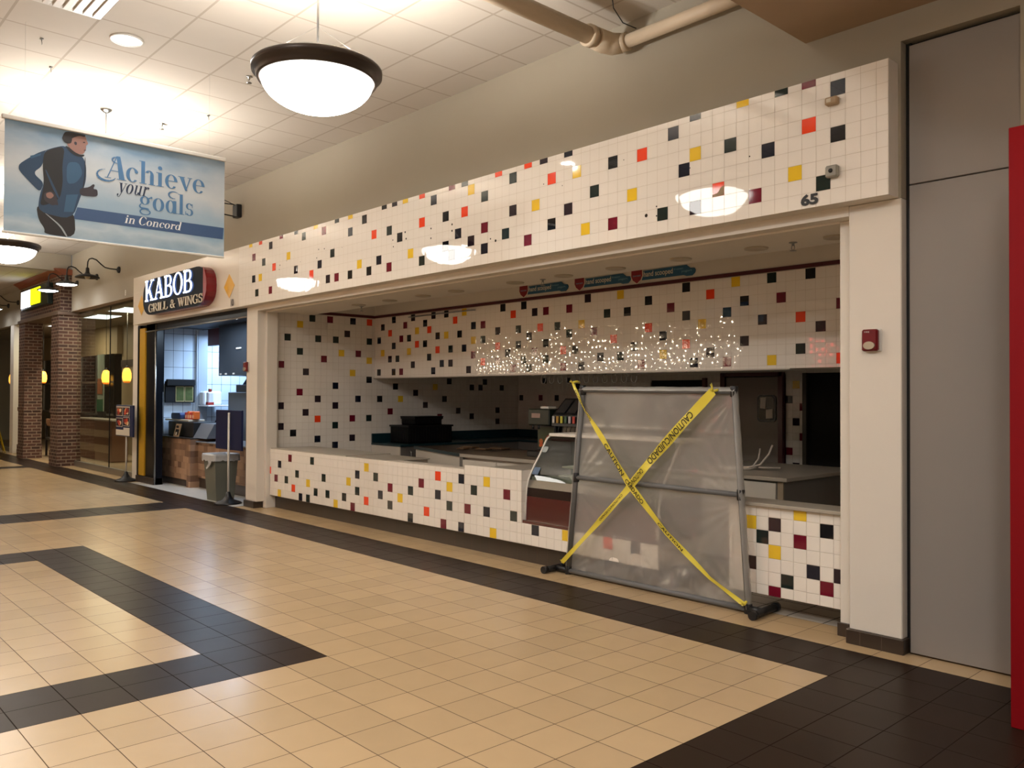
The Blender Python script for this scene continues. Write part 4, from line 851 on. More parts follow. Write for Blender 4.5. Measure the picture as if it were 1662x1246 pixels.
for k, (x, y, sx, sy) in enumerate(((-7.5, 3.3, .28, .16), (-7.0, 3.15, .24, .14), (-6.95, 3.42, .3, .18), (-7.3, 3.0, .16, .12))):
    w = MB(); w.box(x - sx / 2, x + sx / 2, y - sy / 2, y + sy / 2, .936, .955, M('brown_tray', '4d3521', .5), .005); w.box(x - sx / 2 + .02, x + sx / 2 - .02, y - sy / 2 + .02, y + sy / 2 - .02, .955, .96, M('tan_tray_top', '7d664b', .5)); tag(w.build('serving_tray'), 'flat brown tray lying on the island counter top', 'tray', 'trays on the island counter')
# drink machines
t = thing('juice_dispenser', (-5.38, 2.85, .94), 'dark juice dispenser with an orange fruit picture left of the soda fountain', 'drink dispenser')
w = MB(); w.box(-5.57, -5.19, 2.68, 3.1, .94, 1.02, BLACKP, .01); w.box(-5.55, -5.21, 2.86, 3.1, 1.02, 1.36, M('dark_grey_plastic', '24262a', .35), .01); w.box(-5.57, -5.17, 2.70, 3.1, 1.36, 1.58, M('dark_green_plastic', '1b221c', .3), .015); w.box(-5.38, -5.23, 2.75, 2.9, 1.58, 1.61, WHITEM, .006); w.build('body', t)
w = MB(); w.box(-5.49, -5.33, 2.693, 2.70, 1.46, 1.52, M('pale_label', '9a7f74', .5)); w.build('label', t)
w = MB(); ffj = facade(-5.53, 2.858, 1.06); w.prism([(0, 0), (.3, 0), (.3, .27), (0, .27)], 0, .002, ffj, M('picture_dark_green', '2b3518', .4))
for k in range(16): a, b, r = random.uniform(.03, .27), random.uniform(.02, .17), random.uniform(.02, .04); w.prism([(a + r * math.cos(q * PI / 5), b + r * math.sin(q * PI / 5)) for q in range(10)], .002, .0025 + k * .0002, ffj, M('picture_orange_%d' % (k % 3), ('b8511c', 'a8631f', '8f2f1a')[k % 3], .4))
w.build('fruit_picture', t)
w = MB(); w.tube([(-5.38, 2.72, 1.36), (-5.38, 2.72, 1.31)], .015, BLACKP, 8); w.tube([(-5.49, 2.72, 1.36), (-5.49, 2.72, 1.31)], .015, BLACKP, 8); w.build('nozzle', t)
t = thing('soda_fountain', (-4.55, 2.8, .94), 'soda fountain with a row of small coloured flavour labels and sloped black hood', 'drink dispenser')
w = MB(); w.box(-5.14, -4.0, 2.75, 3.1, .94, 1.06, STEEL, .008); w.box(-5.14, -4.0, 2.93, 3.1, 1.06, 1.45, M('grey_steel_back', '6b6862', .35, .6)); w.prism([(2.72, 1.36), (3.1, 1.36), (3.1, 1.72), (2.98, 1.72), (2.74, 1.50)], 0, 1.0, Fr((-5.14, 0, 0), (0, 1, 0), (0, 0, 1), (1, 0, 0)), BLACKP); w.build('body', t)
w = MB()
for k in range(5): x = -5.09 + k * .19; w.prism([(0, 0), (.15, 0), (.15, .24), (0, .24)], 0.0, .012, Fr((x, 2.755, 1.525), (1, 0, 0), (0, .72, .69)), M('smoked_cover', '2c2c2e', .15))
w.build('hood_cover', t)
for k, c_ in enumerate(('c9c4bc', 'a9822f', 'c6c043', '3c5a44', 'b5aeb4', 'c3473c')):
    w = MB(); x = -5.12 + k * .072; w.box(x, x + .040, 2.705, 2.72, 1.40, 1.49, M('flavour_' + c_, c_, .4), .004); w.build('flavour_label', t)
for k in range(6):
    w = MB(); x = -5.09 + k * .072; w.tube([(x, 2.74, 1.37), (x - .012, 2.73, 1.31), (x - .01, 2.74, 1.25), (x + .012, 2.76, 1.24), (x + .018, 2.77, 1.30)], .005, BLACKP, 6); w.build('dispensing_lever', t)
# hanging cone racks under the bulkhead
RG = M('clear_acrylic', '8d8a84', .1, spec=.8)
for k in range(11):
    x = -5.7 + k * .16; z = 2.036; w = MB()
    pts = [(x + .045 * math.sin(a), 3.12, z - .055 - .055 * math.cos(a + PI) * 1.1) for a in [q * PI / 8 for q in range(17)]]
    w.tube(pts, .004, RG, 5, caps=False); w.tube([(x, 3.12, z + .01), (x, 3.12, z - .02)], .004, RG, 5)
    tag(w.build('hanging_ring'), 'clear hanging ring in the row under the tiled bulkhead', 'ring', 'rings under the bulkhead')
# right-hand cabinets
t = thing('base_cabinet', (-2.3, 3.2, 0), 'white base cabinet with a pale grey top behind the short tiled counter', 'cabinet')
w = MB(); w.box(-4.0, -1.80, 2.66, 4.3, 0, .90, GREYL); w.build('body', t)
w = MB(); w.box(-4.02, -1.74, 2.60, 4.32, .90, .94, TOPL, .006); w.build('worktop', t)
w = MB(); w.box(-1.86, -1.80, 2.64, 2.66, 0, .90, M('light_wood_edge', '9a8a74', .5)); w.build('edge_strip', t)
for x0, x1 in ((-2.95, -2.42), (-2.40, -1.88)):
    w = MB(); w.box(x0, x1, 2.635, 2.66, .1, .88, WHITEL, .004); d_ = w.build('door', t)
    w = MB(); w.lathe([(0.0001, -.03), (.012, -.028), (.012, -.01), (.006, 0)], (x0 + .05, 2.635, .72), BLACKP, 10, 'y'); w.build('knob', d_)
t = thing('folding_legs', (-2.5, 3.2, .94), 'bent white metal tube rack lying on the pale cabinet top', 'rack')
w = MB(); WP = M('white_tube', 'b9ada0', .4)
w.tube([(-2.9, 3.2, .96), (-2.55, 3.22, .965), (-2.42, 3.25, 1.0), (-2.33, 3.28, 1.12), (-2.3, 3.3, 1.22)], .011, WP, 8); w.tube([(-2.5, 3.22, .97), (-2.47, 3.3, 1.06), (-2.48, 3.35, 1.17)], .010, WP, 8)
w.tube([(-2.9, 3.15, .952), (-2.2, 3.3, .975)], .010, WP, 8); w.tube([(-2.7, 3.05, .951), (-2.46, 3.1, .96), (-2.44, 3.25, .97)], .009, WP, 8); w.build('tube_frame', t)

# ------------------------------------------------------------------ grill shop
w = MB(); NAVY = M('navy_black_trim', '0c1018', .3, spec=.25); YEL = M('ochre_yellow_trim', 'b98f14', .5)
w.box(-14.97, -14.83, .80, .92, 0, 3.1226, NAVY); w.box(-14.53, -13.98, .82, .95, 0.0, 3.1226, NAVY); w.box(-14.53, -9.99, .82, .95, 3.0, 3.1226, NAVY); w.box(-10.06, -9.99, .82, 1.1, 0, 3.1226, NAVY)
w.tube([(-13.99, .81, 0), (-13.99, .81, 3.1)], .018, STEEL, 8); w.tube([(-14.5, .80, 2.98), (-10.0, .80, 2.98)], .014, STEEL, 8); struct(w, 'trim_2')
w = MB(); w.box(-14.83, -14.53, .79, .92, .14, 3.06, YEL, .004); struct(w, 'trim_3')
w = MB(); w.box(-14.97, -13.98, .78, .96, 0, .13, BASE, .003); struct(w, 'baseboard_left')
KT = grid_mat('white_wall_tile_large', 'c6d0da', '2a3038', .205, .345, .007, .12, var=.03, cloud=.02, axes=(1, 2), off=(.05, .24))
w = MB(); w.keep = True; w.box(-15.1, -14.91, .98, 4.6, 0, 3.2, NAVY)
w.face([(-14.90, 1.3, 0), (-14.90, 4.6, 0), (-14.90, 4.6, 3.2), (-14.90, 1.3, 3.2)], KT); w.box(-14.9, -14.83, 1.97, 2.18, 0, 3.1, M('grey_blue_pilaster', '99a2ad', .4), .01); w.box(-14.9, -14.84, 1.955, 1.97, 0, 3.1, M('white_corner_trim', 'c3ccd6', .3))
for y, z in ((1.62, .98), (2.42, 1.0), (2.95, 1.0), (3.1, 1.9)):
    w.prism([(y - .16, z), (y, z - .24), (y + .16, z), (y, z + .24)], 0.002, .004, Fr((-14.9, 0, 0), (0, 1, 0), (0, 0, 1), (1, 0, 0)), TILE['K'])
struct(w, 'wall_left')
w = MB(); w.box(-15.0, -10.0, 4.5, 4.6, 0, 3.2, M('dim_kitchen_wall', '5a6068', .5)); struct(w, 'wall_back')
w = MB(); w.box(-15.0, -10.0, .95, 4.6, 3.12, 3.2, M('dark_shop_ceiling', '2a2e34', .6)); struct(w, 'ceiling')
w = MB(); w.box(-10.06, -9.9, 1.15, 4.6, 0, 3.2, NAVY); struct(w, 'wall_right')
for x, y, nm in ((-12.75, 1.15, 'left of the two lit downlights in the grill shop ceiling'), (-11.9, 1.4, 'right of the two lit downlights in the grill shop ceiling')):
    t = thing('round_downlight', (x, y, 3.12), nm, 'light', 'lit grill shop downlights')
    w = MB(); w.lathe([(0.0001, -.012), (.09, -.012)], (x, y, 3.12), M('cool_lens', 'ffffff', emit='eef4ff', es=12), 24); w.build('lens', t)
    w = MB(); w.lathe([(.09, -.014), (.11, -.012), (.11, 0), (.09, 0)], (x, y, 3.12), WHITEM, 24, close=True); w.build('trim_ring', t)
    lamp('bulb', (x, y + .1, 3.09), 26, (.80, .90, 1.0), .09, t, 'AREA')
t = thing('tube_light', (-14.2, 2.9, 3.1), 'cool ceiling light inside the grill shop kitchen, out of direct view', 'light')
w = MB(); w.box(-14.6, -13.75, 2.8, 3.0, 3.06, 3.115, M('cool_tube', 'ffffff', emit='e2edff', es=5)); w.build('diffuser', t); lamp('bulb', (-14.1, 2.6, 3.0), 70, (.72, .85, 1.0), .25, t, 'AREA')
# counter with brick-pattern front
def brickpat(name, c1, c2, mortar, sc, bwid, rh, ms=.012, axes=(0, 2)):
    m = bpy.data.materials.new(name); m.use_nodes = True; nt = m.node_tree; b = nt.nodes['Principled BSDF']; b.inputs['Roughness'].default_value = .7
    tc = nt.nodes.new('ShaderNodeTexCoord'); sp = nt.nodes.new('ShaderNodeSeparateXYZ'); cb = nt.nodes.new('ShaderNodeCombineXYZ'); nt.links.new(tc.outputs['Object'], sp.inputs[0])
    if axes == 'xy+z':
        nt.links.new(math_n(nt, 'ADD', sp.outputs[0], sp.outputs[1]), cb.inputs[0]); nt.links.new(sp.outputs[2], cb.inputs[1])
    else: nt.links.new(sp.outputs[axes[0]], cb.inputs[0]); nt.links.new(sp.outputs[axes[1]], cb.inputs[1])
    br = nt.nodes.new('ShaderNodeTexBrick'); br.inputs['Scale'].default_value = sc; br.inputs['Color1'].default_value = (*hexc(c1), 1); br.inputs['Color2'].default_value = (*hexc(c2), 1); br.inputs['Mortar'].default_value = (*hexc(mortar), 1)
    br.inputs['Brick Width'].default_value = bwid; br.inputs['Row Height'].default_value = rh; br.inputs['Mortar Size'].default_value = ms; br.inputs['Mortar Smooth'].default_value = .3
    nt.links.new(cb.outputs[0], br.inputs['Vector']); nt.links.new(br.outputs['Color'], b.inputs['Base Color'])
    bn_ = nt.nodes.new('ShaderNodeBump'); bn_.inputs['Strength'].default_value = .8; bn_.inputs['Distance'].default_value = .006; bn_.invert = True; nt.links.new(br.outputs['Fac'], bn_.inputs['Height']); nt.links.new(bn_.outputs[0], b.inputs['Normal'])
    MATS[name] = m; return m
CB = brickpat('tan_block_front', 'a88568', '6b4e3a', '8c6e55', 1, .17, .115, .002)
t = thing('grill_counter', (-12.7, 1.3, 0), 'grill shop counter with a tan and brown block patterned front', 'counter')
w = MB(); w.box(-14.81, -13.22, 1.15, 1.95, .13, .905, CB); w.box(-13.22, -13.05, 1.12, 1.95, 0, .905, CB); w.box(-13.05, -10.3, 1.27, 1.95, .19, .85, CB); w.build('block_front', t)
w = MB(); w.box(-14.81, -13.24, 1.17, 1.9, 0, .13, BASE); w.box(-13.05, -10.3, 1.30, 1.9, 0, .19, BASE); w.build('toe_kick', t)
w = MB(); w.box(-14.81, -13.05, 1.12, 1.97, .905, .93, M('dark_counter_top', '2c2622', .3), .004); w.box(-13.05, -10.3, 1.22, 1.97, .85, .875, M('counter_top_steel', '8b8f96', .3, .4), .004); w.build('worktop', t)
w = MB(); w.box(-14.5, -13.25, 1.25, 1.7, .93, 1.22, BLACKP, .01); tag(w.build('register_housing'), 'low black box standing on the left end of the grill counter', 'box')
w = MB(); w.prism([(1.25, .93), (1.75, .93), (1.75, 1.2), (1.40, 1.2)], 0, .62, Fr((-13.24, 0, 0), (0, 1, 0), (0, 0, 1), (1, 0, 0)), M('grey_sloped_panel', '5c6068', .4)); tag(w.build('sloped_console'), 'grey sloped console right of the black box on the grill counter', 'console')
w = MB(); w.box(-14.81, -14.75, 1.14, 1.235, .93, 1.80, M('white_upright', 'c5c3bf', .5), .004); w.box(-14.81, -13.6, 1.3, 1.62, 1.225, 1.26, M('cream_shelf', 'c9c2b4', .5), .004); tag(w.build('counter_shelf'), 'white upright and pale shelf at the left end of the grill counter', 'shelf')
fr_ = Fr((-13.95, 1.19, .932), (1, 0, 0), (.0, .35, .93)); fr_ = Fr((-13.98, 1.16, .932), Vector((1, .0, 0)), Vector((.28, .12, .95)).normalized(), (0, -1, 0))
t = thing('counter_card', (-13.9, 1.18, .93), 'tilted tan and black card leaning on the black box', 'card'); w = MB(); w.prism([(0, 0), (.27, 0), (.27, .26), (0, .26)], 0, .006, fr_, M('tan_card', '9c8468', .6)); w.build('card', t)
w = MB(); w.prism([(.05, .03), (.22, .03), (.22, .15), (.05, .15)], .006, .007, fr_, BLACK); w.prism([(.08, .03), (.15, .03), (.15, .09), (.08, .09)], .007, .008, fr_, WHITEL); w.prism([(.04, .18), (.16, .17), (.16, .22), (.04, .23)], .006, .007, fr_, BLACK); w.build('print', t)
w = MB(); w.prism(rrect(-.24, .24, 0, .12, .05), 0, .2, facade(-14.25, 1.5, 1.262), M('blue_bag', '1f3768', .4)); tag(w.build('snack_bag'), 'dark blue bag lying on the pale shelf', 'snack')
for k in range(4):
    w = MB(); x = -14.0 + k * .12; w.box(x, x + .11, 1.38, 1.5, 1.262, 1.40 + .02 * (k % 2), M('snack_orange' if k % 2 else 'snack_red', 'd0662e' if k % 2 else 'b8372e', .4), .012); w.box(x + .02, x + .09, 1.377, 1.38, 1.29, 1.35, M('snack_pale', 'dcb79a', .5)); tag(w.build('snack_box'), 'orange and red snack box in the small row on the pale shelf', 'snack', 'snack boxes on the grill counter')
# hanging black menu rack
t = thing('menu_rack', (-14.3, 1.6, 1.6), 'black rack holding two green menus in front of the pale blue tiles', 'menu rack')
w = MB(); w.box(-14.86, -14.80, 1.30, 1.90, 1.58, 2.02, BLACKP); w.box(-14.80, -14.72, 1.30, 1.88, 1.93, 2.06, BLACKP, .01); w.build('rack', t)
for k in range(2):
    w = MB(); y = 1.50 + k * .185; w.box(-14.80, -14.79, y, y + .175, 1.60, 1.92, M('menu_cream', 'b3a374', .5)); w.box(-14.79, -14.786, y + .012, y + .163, 1.62, 1.9, M('menu_green', '4c5527', .5, var=.5, vs=14)); w.build('menu', t)
t = thing('white_ledge', (-13.0, 2.0, 1.55), 'small white ledge with a white appliance on the tiled wall', 'shelf'); w = MB(); w.box(-14.83, -14.3, 1.98, 2.45, 1.50, 1.53, M('bright_white', 'e6ebf2', .4), .004); w.box(-14.83, -14.6, 2.0, 2.40, 1.53, 1.82, M('bright_white', 'e6ebf2', .4), .03); w.build('ledge', t)
w = MB(); w.box(-14.52, -14.40, 2.02, 2.14, 1.53, 1.80, M('bottle_white', 'd9dce4', .4), .02); w.box(-14.525, -14.395, 2.015, 2.145, 1.53, 1.60, M('bottle_red', '8c2b22', .4), .01); w.box(-14.49, -14.43, 2.05, 2.11, 1.80, 1.87, M('bottle_red', '8c2b22', .4), .01); tag(w.build('sauce_bottle'), 'white bottle with a red band on the white ledge', 'bottle')
t = thing('steel_hood', (-13.0, 2.4, 2.1), 'dark grey extraction hood hanging in the grill shop', 'hood')
w = MB(); w.prism([(1.9, 2.12), (3.4, 2.12), (3.4, 3.12), (1.9, 3.12)], 0, 1.9, Fr((-13.62, 0, 0), (0, 1, 0), (0, 0, 1), (1, 0, 0)), M('dark_steel_hood', '4a5058', .35, .6)); w.build('body', t)
w = MB(); w.box(-12.8, -12.6, 1.88, 1.9, 2.62, 2.65, WHITEM, .004)
for x in (-13.55, -13.3, -12.95): w.box(x, x + .06, 1.885, 1.9, 2.14, 2.17, WHITEM)
w.build('clip', t)
w = MB(); w.box(-14.4, -13.75, 2.0, 2.1, 2.75, 3.1, M('dark_red_box', '4a1216', .4)); tag(w.build('red_cabinet'), 'dark red box high between the hood and the tiles', 'cabinet')
w = MB(); w.box(-13.85, -12.3, 2.2, 2.9, 0, 1.80, M('steel_kitchen_unit', '6f747a', .35, .5), .01); w.box(-13.6, -12.9, 2.25, 2.7, 1.80, 1.95, M('dark_kitchen_box', '33363a', .4), .01); tag(w.build('kitchen_unit'), 'grey steel kitchen unit behind the blue board', 'appliance')

# blue board on a pole, trash can
t = thing('pole_sign', (-10.42, .70, 0), 'plain dark blue board on a white pole beside the grey trash can', 'sign', 'pole signs')
w = MB(); w.box(-11.02, -9.98 - .06, .74, .77, .86, 1.50, M('navy_board', '0c1640', .45, spec=.2), .006); w.build('board', t)
w = MB(); w.tube([(-10.42, .70, .03), (-10.42, .70, 1.46)], .017, WHITEM, 12); w.build('pole', t)
w = MB(); w.lathe([(.0001, .20), (.03, .19), (.045, .14), (.09, .07), (.20, .03), (.22, 0), (0.0001, 0)], (-10.42, .70, 0), M('black_base', '191b20', .35), 32); w.build('base', t)
t = thing('trash_can', (-10.98, .80, 0), 'tall grey rectangular trash can with a clear liner folded over its rim', 'trash can')
w = MB(); CG = M('grey_green_plastic', '6a6b60', .5); x0, x1, y0, y1 = -11.22, -10.76, .62, 1.02
b_ = [(x0 + .05, y0 + .05), (x1 - .05, y0 + .05), (x1 - .05, y1 - .05), (x0 + .05, y1 - .05)]; t_ = [(x0, y0), (x1, y0), (x1, y1), (x0, y1)]
w.add([(x, y, 0.0) for x, y in b_] + [(x, y, .75) for x, y in t_], [(3, 2, 1, 0)] + [(i, (i + 1) % 4, 4 + (i + 1) % 4, 4 + i) for i in range(4)], CG)
w.box(x0 - .015, x1 + .015, y0 - .015, y0, .70, .76, CG, .005); w.box(x0 - .015, x1 + .015, y1, y1 + .015, .70, .76, CG, .005); w.box(x0 - .015, x0, y0, y1, .70, .76, CG, .005); w.box(x1, x1 + .015, y0, y1, .70, .76, CG, .005); w.build('bin', t)
LN = M('clear_liner', 'b9b9ba', .25, var=.1, vs=20, bump=.6, bs=30)
w = MB()
vs = []
for k in range(48):
    a = k / 48 * 4; i = int(a); f = a - i; p, q = t_[i], t_[(i + 1) % 4]; x, y = p[0] + (q[0] - p[0]) * f, p[1] + (q[1] - p[1]) * f; cx, cy = (x0 + x1) / 2, (y0 + y1) / 2
    h = .10 + .04 * noise.noise(Vector((k * .6, 1, 0))); 
    for s_, z in ((1.10, .76 - h), (1.09, .74), (1.06, .775), (.92, .77), (.85, .60)): vs.append((cx + (x - cx) * s_, cy + (y - cy) * s_, z))
w.add(vs, [(k * 5 + j, k * 5 + j + 1, ((k + 1) % 48) * 5 + j + 1, ((k + 1) % 48) * 5 + j) for k in range(48) for j in range(4)], LN, True)
w.add([(-11.0, .595, .70), (-10.80, .59, .68), (-10.86, .585, .60), (-11.02, .59, .52), (-11.05, .595, .54), (-10.95, .59, .62)], [(0, 1, 2, 5), (5, 2, 3, 4)], LN)
w.build('liner', t)

# menu board on a pole by the glass front
t = thing('pole_sign', (-15.14, .63, 0), 'menu board with four food pictures on a white pole before the glass storefront', 'sign', 'pole signs')
w = MB(); w.box(-15.62, -14.62, .60, .64, .90, 1.53, M('blue_board_back', '15224a', .4), .01); w.build('board', t)
FB = facade(-15.60, .598, .92)
w = MB(); w.prism([(0, 0), (.82, 0), (.82, .11), (0, .11)], 0, .003, FB, WHITEL); w.prism([(.46, .11), (.82, .11), (.82, .16), (.46, .16)], 0, .003, FB, WHITEL); w.prism([(0.005, .565), (.82, .565), (.82, .585), (0.005, .585)], 0, .002, FB, WHITEL); w.build('caption_strip', t)
for k, (a, b) in enumerate(((.01, .39), (.43, .39), (.01, .17), (.43, .19))):
    w = MB(); hgt = .18; w.prism([(a, b), (a + .38, b), (a + .38, b + hgt), (a, b + hgt)], 0, .002, FB, WHITEL); w.prism([(a + .012, b + .01), (a + .368, b + .01), (a + .368, b + hgt - .01), (a + .012, b + hgt - .01)], .002, .003, FB, M('picture_ground_%d' % k, ('4a3426', '151a30', '2a2430', '141a33')[k], .4))
    for q in range(9):
        rr_ = random.Random(k * 20 + q); cx, cz, r = a + .19 + rr_.uniform(-.09, .09), b + .085 + rr_.uniform(-.035, .04), rr_.uniform(.025, .045)
        w.prism([(cx + r * 1.6 * math.cos(g_ * PI / 5), cz + r * math.sin(g_ * PI / 5)) for g_ in range(10)], .003, .0035 + q * .0002, FB, M('food_%d' % (q % 4), ('c2452b', 'd98f5a', 'e3c9a0', '9c2a24')[q % 4], .4))
    w.build('food_picture', t)
w = MB(); w.tube([(-15.14, .655, .03), (-15.14, .655, 1.4)], .017, WHITEM, 12); w.build('pole', t)
w = MB(); w.lathe([(.0001, .20), (.03, .19), (.045, .14), (.09, .07), (.20, .03), (.22, 0), (0.0001, 0)], (-15.14, .655, 0), M('black_base', '191b20', .35), 32); w.build('base', t)

# ------------------------------------------------------------------ brick and glass storefront
BR = brickpat('dark_red_brick', '59382b', '3b261d', '857362', 1, .22, .082, .013, 'xy+z')
t = thing('brick_portal', (-21.6, .7, 0), 'dark brick doorway portal with two piers and a moulded header under the gooseneck lamps', 'portal')
for x0, x1 in ((-20.32, -19.66), (-23.6, -22.95)):
    w = MB(); yb_ = 1.03 if x0 > -21 else .96; w.box(x0, x1, .53, yb_, 0, 3.72, BR); w.box(x0 - .02, x1 + .02, .51, yb_ + .01, 0, .36, BR); w.box(x0 - .015, x1 + .015, .515, yb_ + .01, 1.28, 1.38, BR); w.build('pier', t)
w = MB(); w.box(-23.6, -19.66, .56, 1.1, 3.72, 4.62, BR); w.build('header', t)
w = MB(); w.box(-23.65, -19.62, .50, 1.1, 3.66, 3.74, M('stone_lintel', '6d5b4c', .7), .006); w.build('lintel', t)
MO = M('red_brown_moulding', '84492f', .5); w = MB(); w.prism([(.79, 4.62), (.56, 4.62), (.50, 4.68), (.40, 4.74), (.40, 4.759), (.79, 4.759)], 0, 4.15, Fr((-23.7, 0, 0), (0, 1, 0), (0, 0, 1), (1, 0, 0)), MO); w.build('moulding', t)
t = thing('box_sign', (-22.2, .5, 4.2), 'glowing white and yellow box sign mounted on the brick header', 'sign')
w = MB(); w.box(-22.95, -20.3, .43, .555, 3.97, 4.5, M('dark_green_case', '10231d', .3), .01); w.build('case', t)
w = MB(); w.box(-22.92, -21.95, .42, .43, 4.02, 4.46, M('glow_white', 'ffffff', emit='f4faff', es=3)); w.build('white_face', t)
w = MB(); w.box(-21.95, -20.98, .42, .43, 4.05, 4.46, M('glow_yellow', 'f4f01c', emit='e4ec12', es=1.6)); w.build('yellow_face', t)
FRM = M('aluminium_frame', '8c8880', .35, .7)
GLS = glass('storefront_glass', 'dfe6e0', .9)
w = MB(); w.box(-19.66, -14.97, .90, .98, 0, .13, FRM, .004); w.box(-19.7, -14.97, .98, 1.06, 3.70, 3.78, M('dark_bronze_frame', '4c4136', .4)); w.box(-19.75, -14.97, .79, 1.06, 3.745, 3.76, M('taupe_soffit', '9a8a76', .6))
w.box(-15.42, -15.12, .86, 1.02, 0, 3.75, CREAM, .004); w.box(-17.16, -17.14, .93, .95, .13, 3.7, BLACK)
w.face([(-19.66, .94, .13), (-15.42, .94, .13), (-15.42, .94, 3.72), (-19.66, .94, 3.72)], GLS); struct(w, 'window_1')
w = MB(); w.box(-34, -23.6, .90, .98, 0, .12, FRM); w.face([(-34, .94, .12), (-23.6, .94, .12), (-23.6, .94, 3.77), (-34, .94, 3.77)], GLS); w.box(-25.9, -25.5, .8, 1.0, 0, 3.77, CREAM, .004); struct(w, 'window_2')
w = MB(); w.box(-22.3, -22.26, 1.15, 1.2, 0, 3.66, FRM); w.box(-22.95, -20.32, 1.15, 1.2, 2.85, 2.95, FRM); w.box(-22.95, -20.32, 1.17, 1.18, 2.95, 3.66, GLS); struct(w, 'door_5')
# inside the glass shop
w = MB(); w.box(-34, -15.1, 6.9, 7, 0, 3.9, M('dim_inner_wall', '4c4034', .7)); struct(w, 'wall_back')
w = MB(); w.box(-34, -15.1, 1.1, 7, 3.78, 3.86, M('inner_ceiling', '8c8375', .8)); struct(w, 'ceiling')
w = MB(); w.box(-15.12, -15.1, 1.0, 7, 0, 3.8, M('tan_inner_wall', '9a8763', .7)); struct(w, 'wall_right')
w = MB(); w.box(-23.5, -15.2, 3.2, 3.3, 0, 3.78, M('inner_tan_wall', 'a08c6c', .6)); w.box(-34, -23.5, 3.06, 3.3, 2.95, 3.78, M('inner_tan_wall', 'a08c6c', .6)); w.box(-23.5, -15.2, 3.17, 3.2, 2.55, 2.75, M('dark_inner_header', '3b2a20', .6)); w.box(-26, -15.1, 5.0, 5.1, 2.5, 3.78, M('dark_inner_header', '3b2a20', .6)); w.box(-26, -15.1, 4.95, 5.1, 2.3, 2.5, M('tan_band', '8a6b48', .6)); struct(w, 'trim_4')
for k, x in enumerate((-31.5, -29.9, -28.4, -26.9, -25.3)):
    w = MB(); w.box(x, x + .07, 3.0, 3.06, 1.1, 2.95, FRM); w.box(x, x + 1.6, 3.0, 3.04, 2.08, 2.14, FRM); w.box(x, x + 1.6, 3.0, 3.04, 1.1, 1.16, FRM); w.box(x + .07, x + 1.6, 3.03, 3.05, 1.1, 2.95, M('dark_pane', '14120f', 0.1)); struct(w, 'window_3')
def tro(x, y, label):
    t = thing('ceiling_panel_light', (x, y, 3.77), label, 'light', 'lit ceiling panels inside the glass storefront')
    w = MB(); w.box(x - .6, x + .6, y - .3, y + .3, 3.765, 3.775, M('panel_light', 'ffffff', emit='eaf2f4', es=2.5)); w.build('diffuser', t)
    w = MB(); w.box(x - .63, x + .63, y - .33, y - .3, 3.76, 3.78, WHITEM); w.box(x - .63, x + .63, y + .3, y + .33, 3.76, 3.78, WHITEM); w.build('frame', t)
    lamp('bulb', (x, y, 3.75), 60, (1, .93, .8), .3, t, 'AREA')
tro(-20.85, 1.85, 'lit ceiling panel inside the glass storefront, nearer the brick pier'); tro(-24.6, 1.9, 'lit ceiling panel added to brighten the inside of the brick doorway'); tro(-18.5, 1.75, 'lit ceiling panel inside the glass storefront, nearer the cream post')  # the panel behind the doorway is added to lift the dark inside
w = MB(); WD = M('brown_wood_panel', '6a4630', .5, var=.1, vs=3)
w.box(-23.3, -20.1, 1.9, 2.3, 0, 1.05, WD, .01); w.box(-23.3, -20.0, 1.86, 2.34, 1.05, 1.09, TOPL, .005); w.box(-22.9, -20.3, 1.89, 1.9, .62, .80, M('pale_brown_band', '9a8468', .5)); w.box(-22.9, -20.3, 1.89, 1.9, .22, .42, M('pale_brown_band', '9a8468', .5))
tag(w.build('order_counter'), 'brown panelled counter with pale bands behind the storefront glass', 'counter')
w = MB(); w.box(-23.75, -23.2, 2.6, 2.63, 1.25, 2.9, M('poster_pale', '8f9a8a', .5)); w.box(-23.75, -23.2, 2.59, 2.6, 1.25, 1.6, M('poster_green', '1f5a3a', .5)); w.box(-23.7, -23.25, 2.585, 2.59, 1.75, 2.2, M('poster_food', '9a5a3a', .5, var=.5, vs=9)); w.box(-23.7, -23.25, 2.6, 2.7, 0, 1.25, BLACKP)
tag(w.build('standing_poster'), 'tall pale and green poster behind the storefront glass', 'poster')
AM = M('amber_glass_shade', 'ffb347', .3, emit='ffae42', es=3.5)
def amber(x, y, z, label):
    t = thing('amber_pendant', (x, y, z), label, 'light', 'amber glass pendants in the storefront')
    w = MB(); w.lathe([(.05, -.17), (.085, -.14), (.105, -.05), (.10, .06), (.07, .15), (.03, .18)], (x, y, z), AM, 20); w.build('shade', t)
    w = MB(); w.lathe([(.066, -.178), (.088, -.13), (.0001, -.17)], (x, y, z), M('orange_glass_tip', 'e2761c', .3, emit='e2761c', es=1.2), 20); w.lathe([(0.0001, .24), (.03, .22), (.035, .17)], (x, y, z), BLACK, 12); w.tube([(x, y, z + .2), (x, y, 3.78)], .006, BLACK, 6); w.build('cord', t)
amber(-19.96, 1.7, 2.18, 'amber glass pendant behind the storefront glass, nearer the brick pier'); amber(-18.4, 1.7, 2.2, 'amber glass pendant behind the storefront glass, nearer the cream post')
amber(-25.56, 1.6, 2.25, 'amber glass pendant seen through the brick doorway'); amber(-29.0, 1.5, 2.23, 'amber glass pendant left of the brick portal')
t = thing('bar_chair', (-23.7, 1.55, 0), 'dark wooden chair with a tan back seen through the brick doorway', 'chair')
DW = M('dark_wood', '1e1410', .4)
w = MB(); w.box(-24.0, -23.4, 1.3, 1.8, .45, .52, DW, .01); w.build('seat', t)
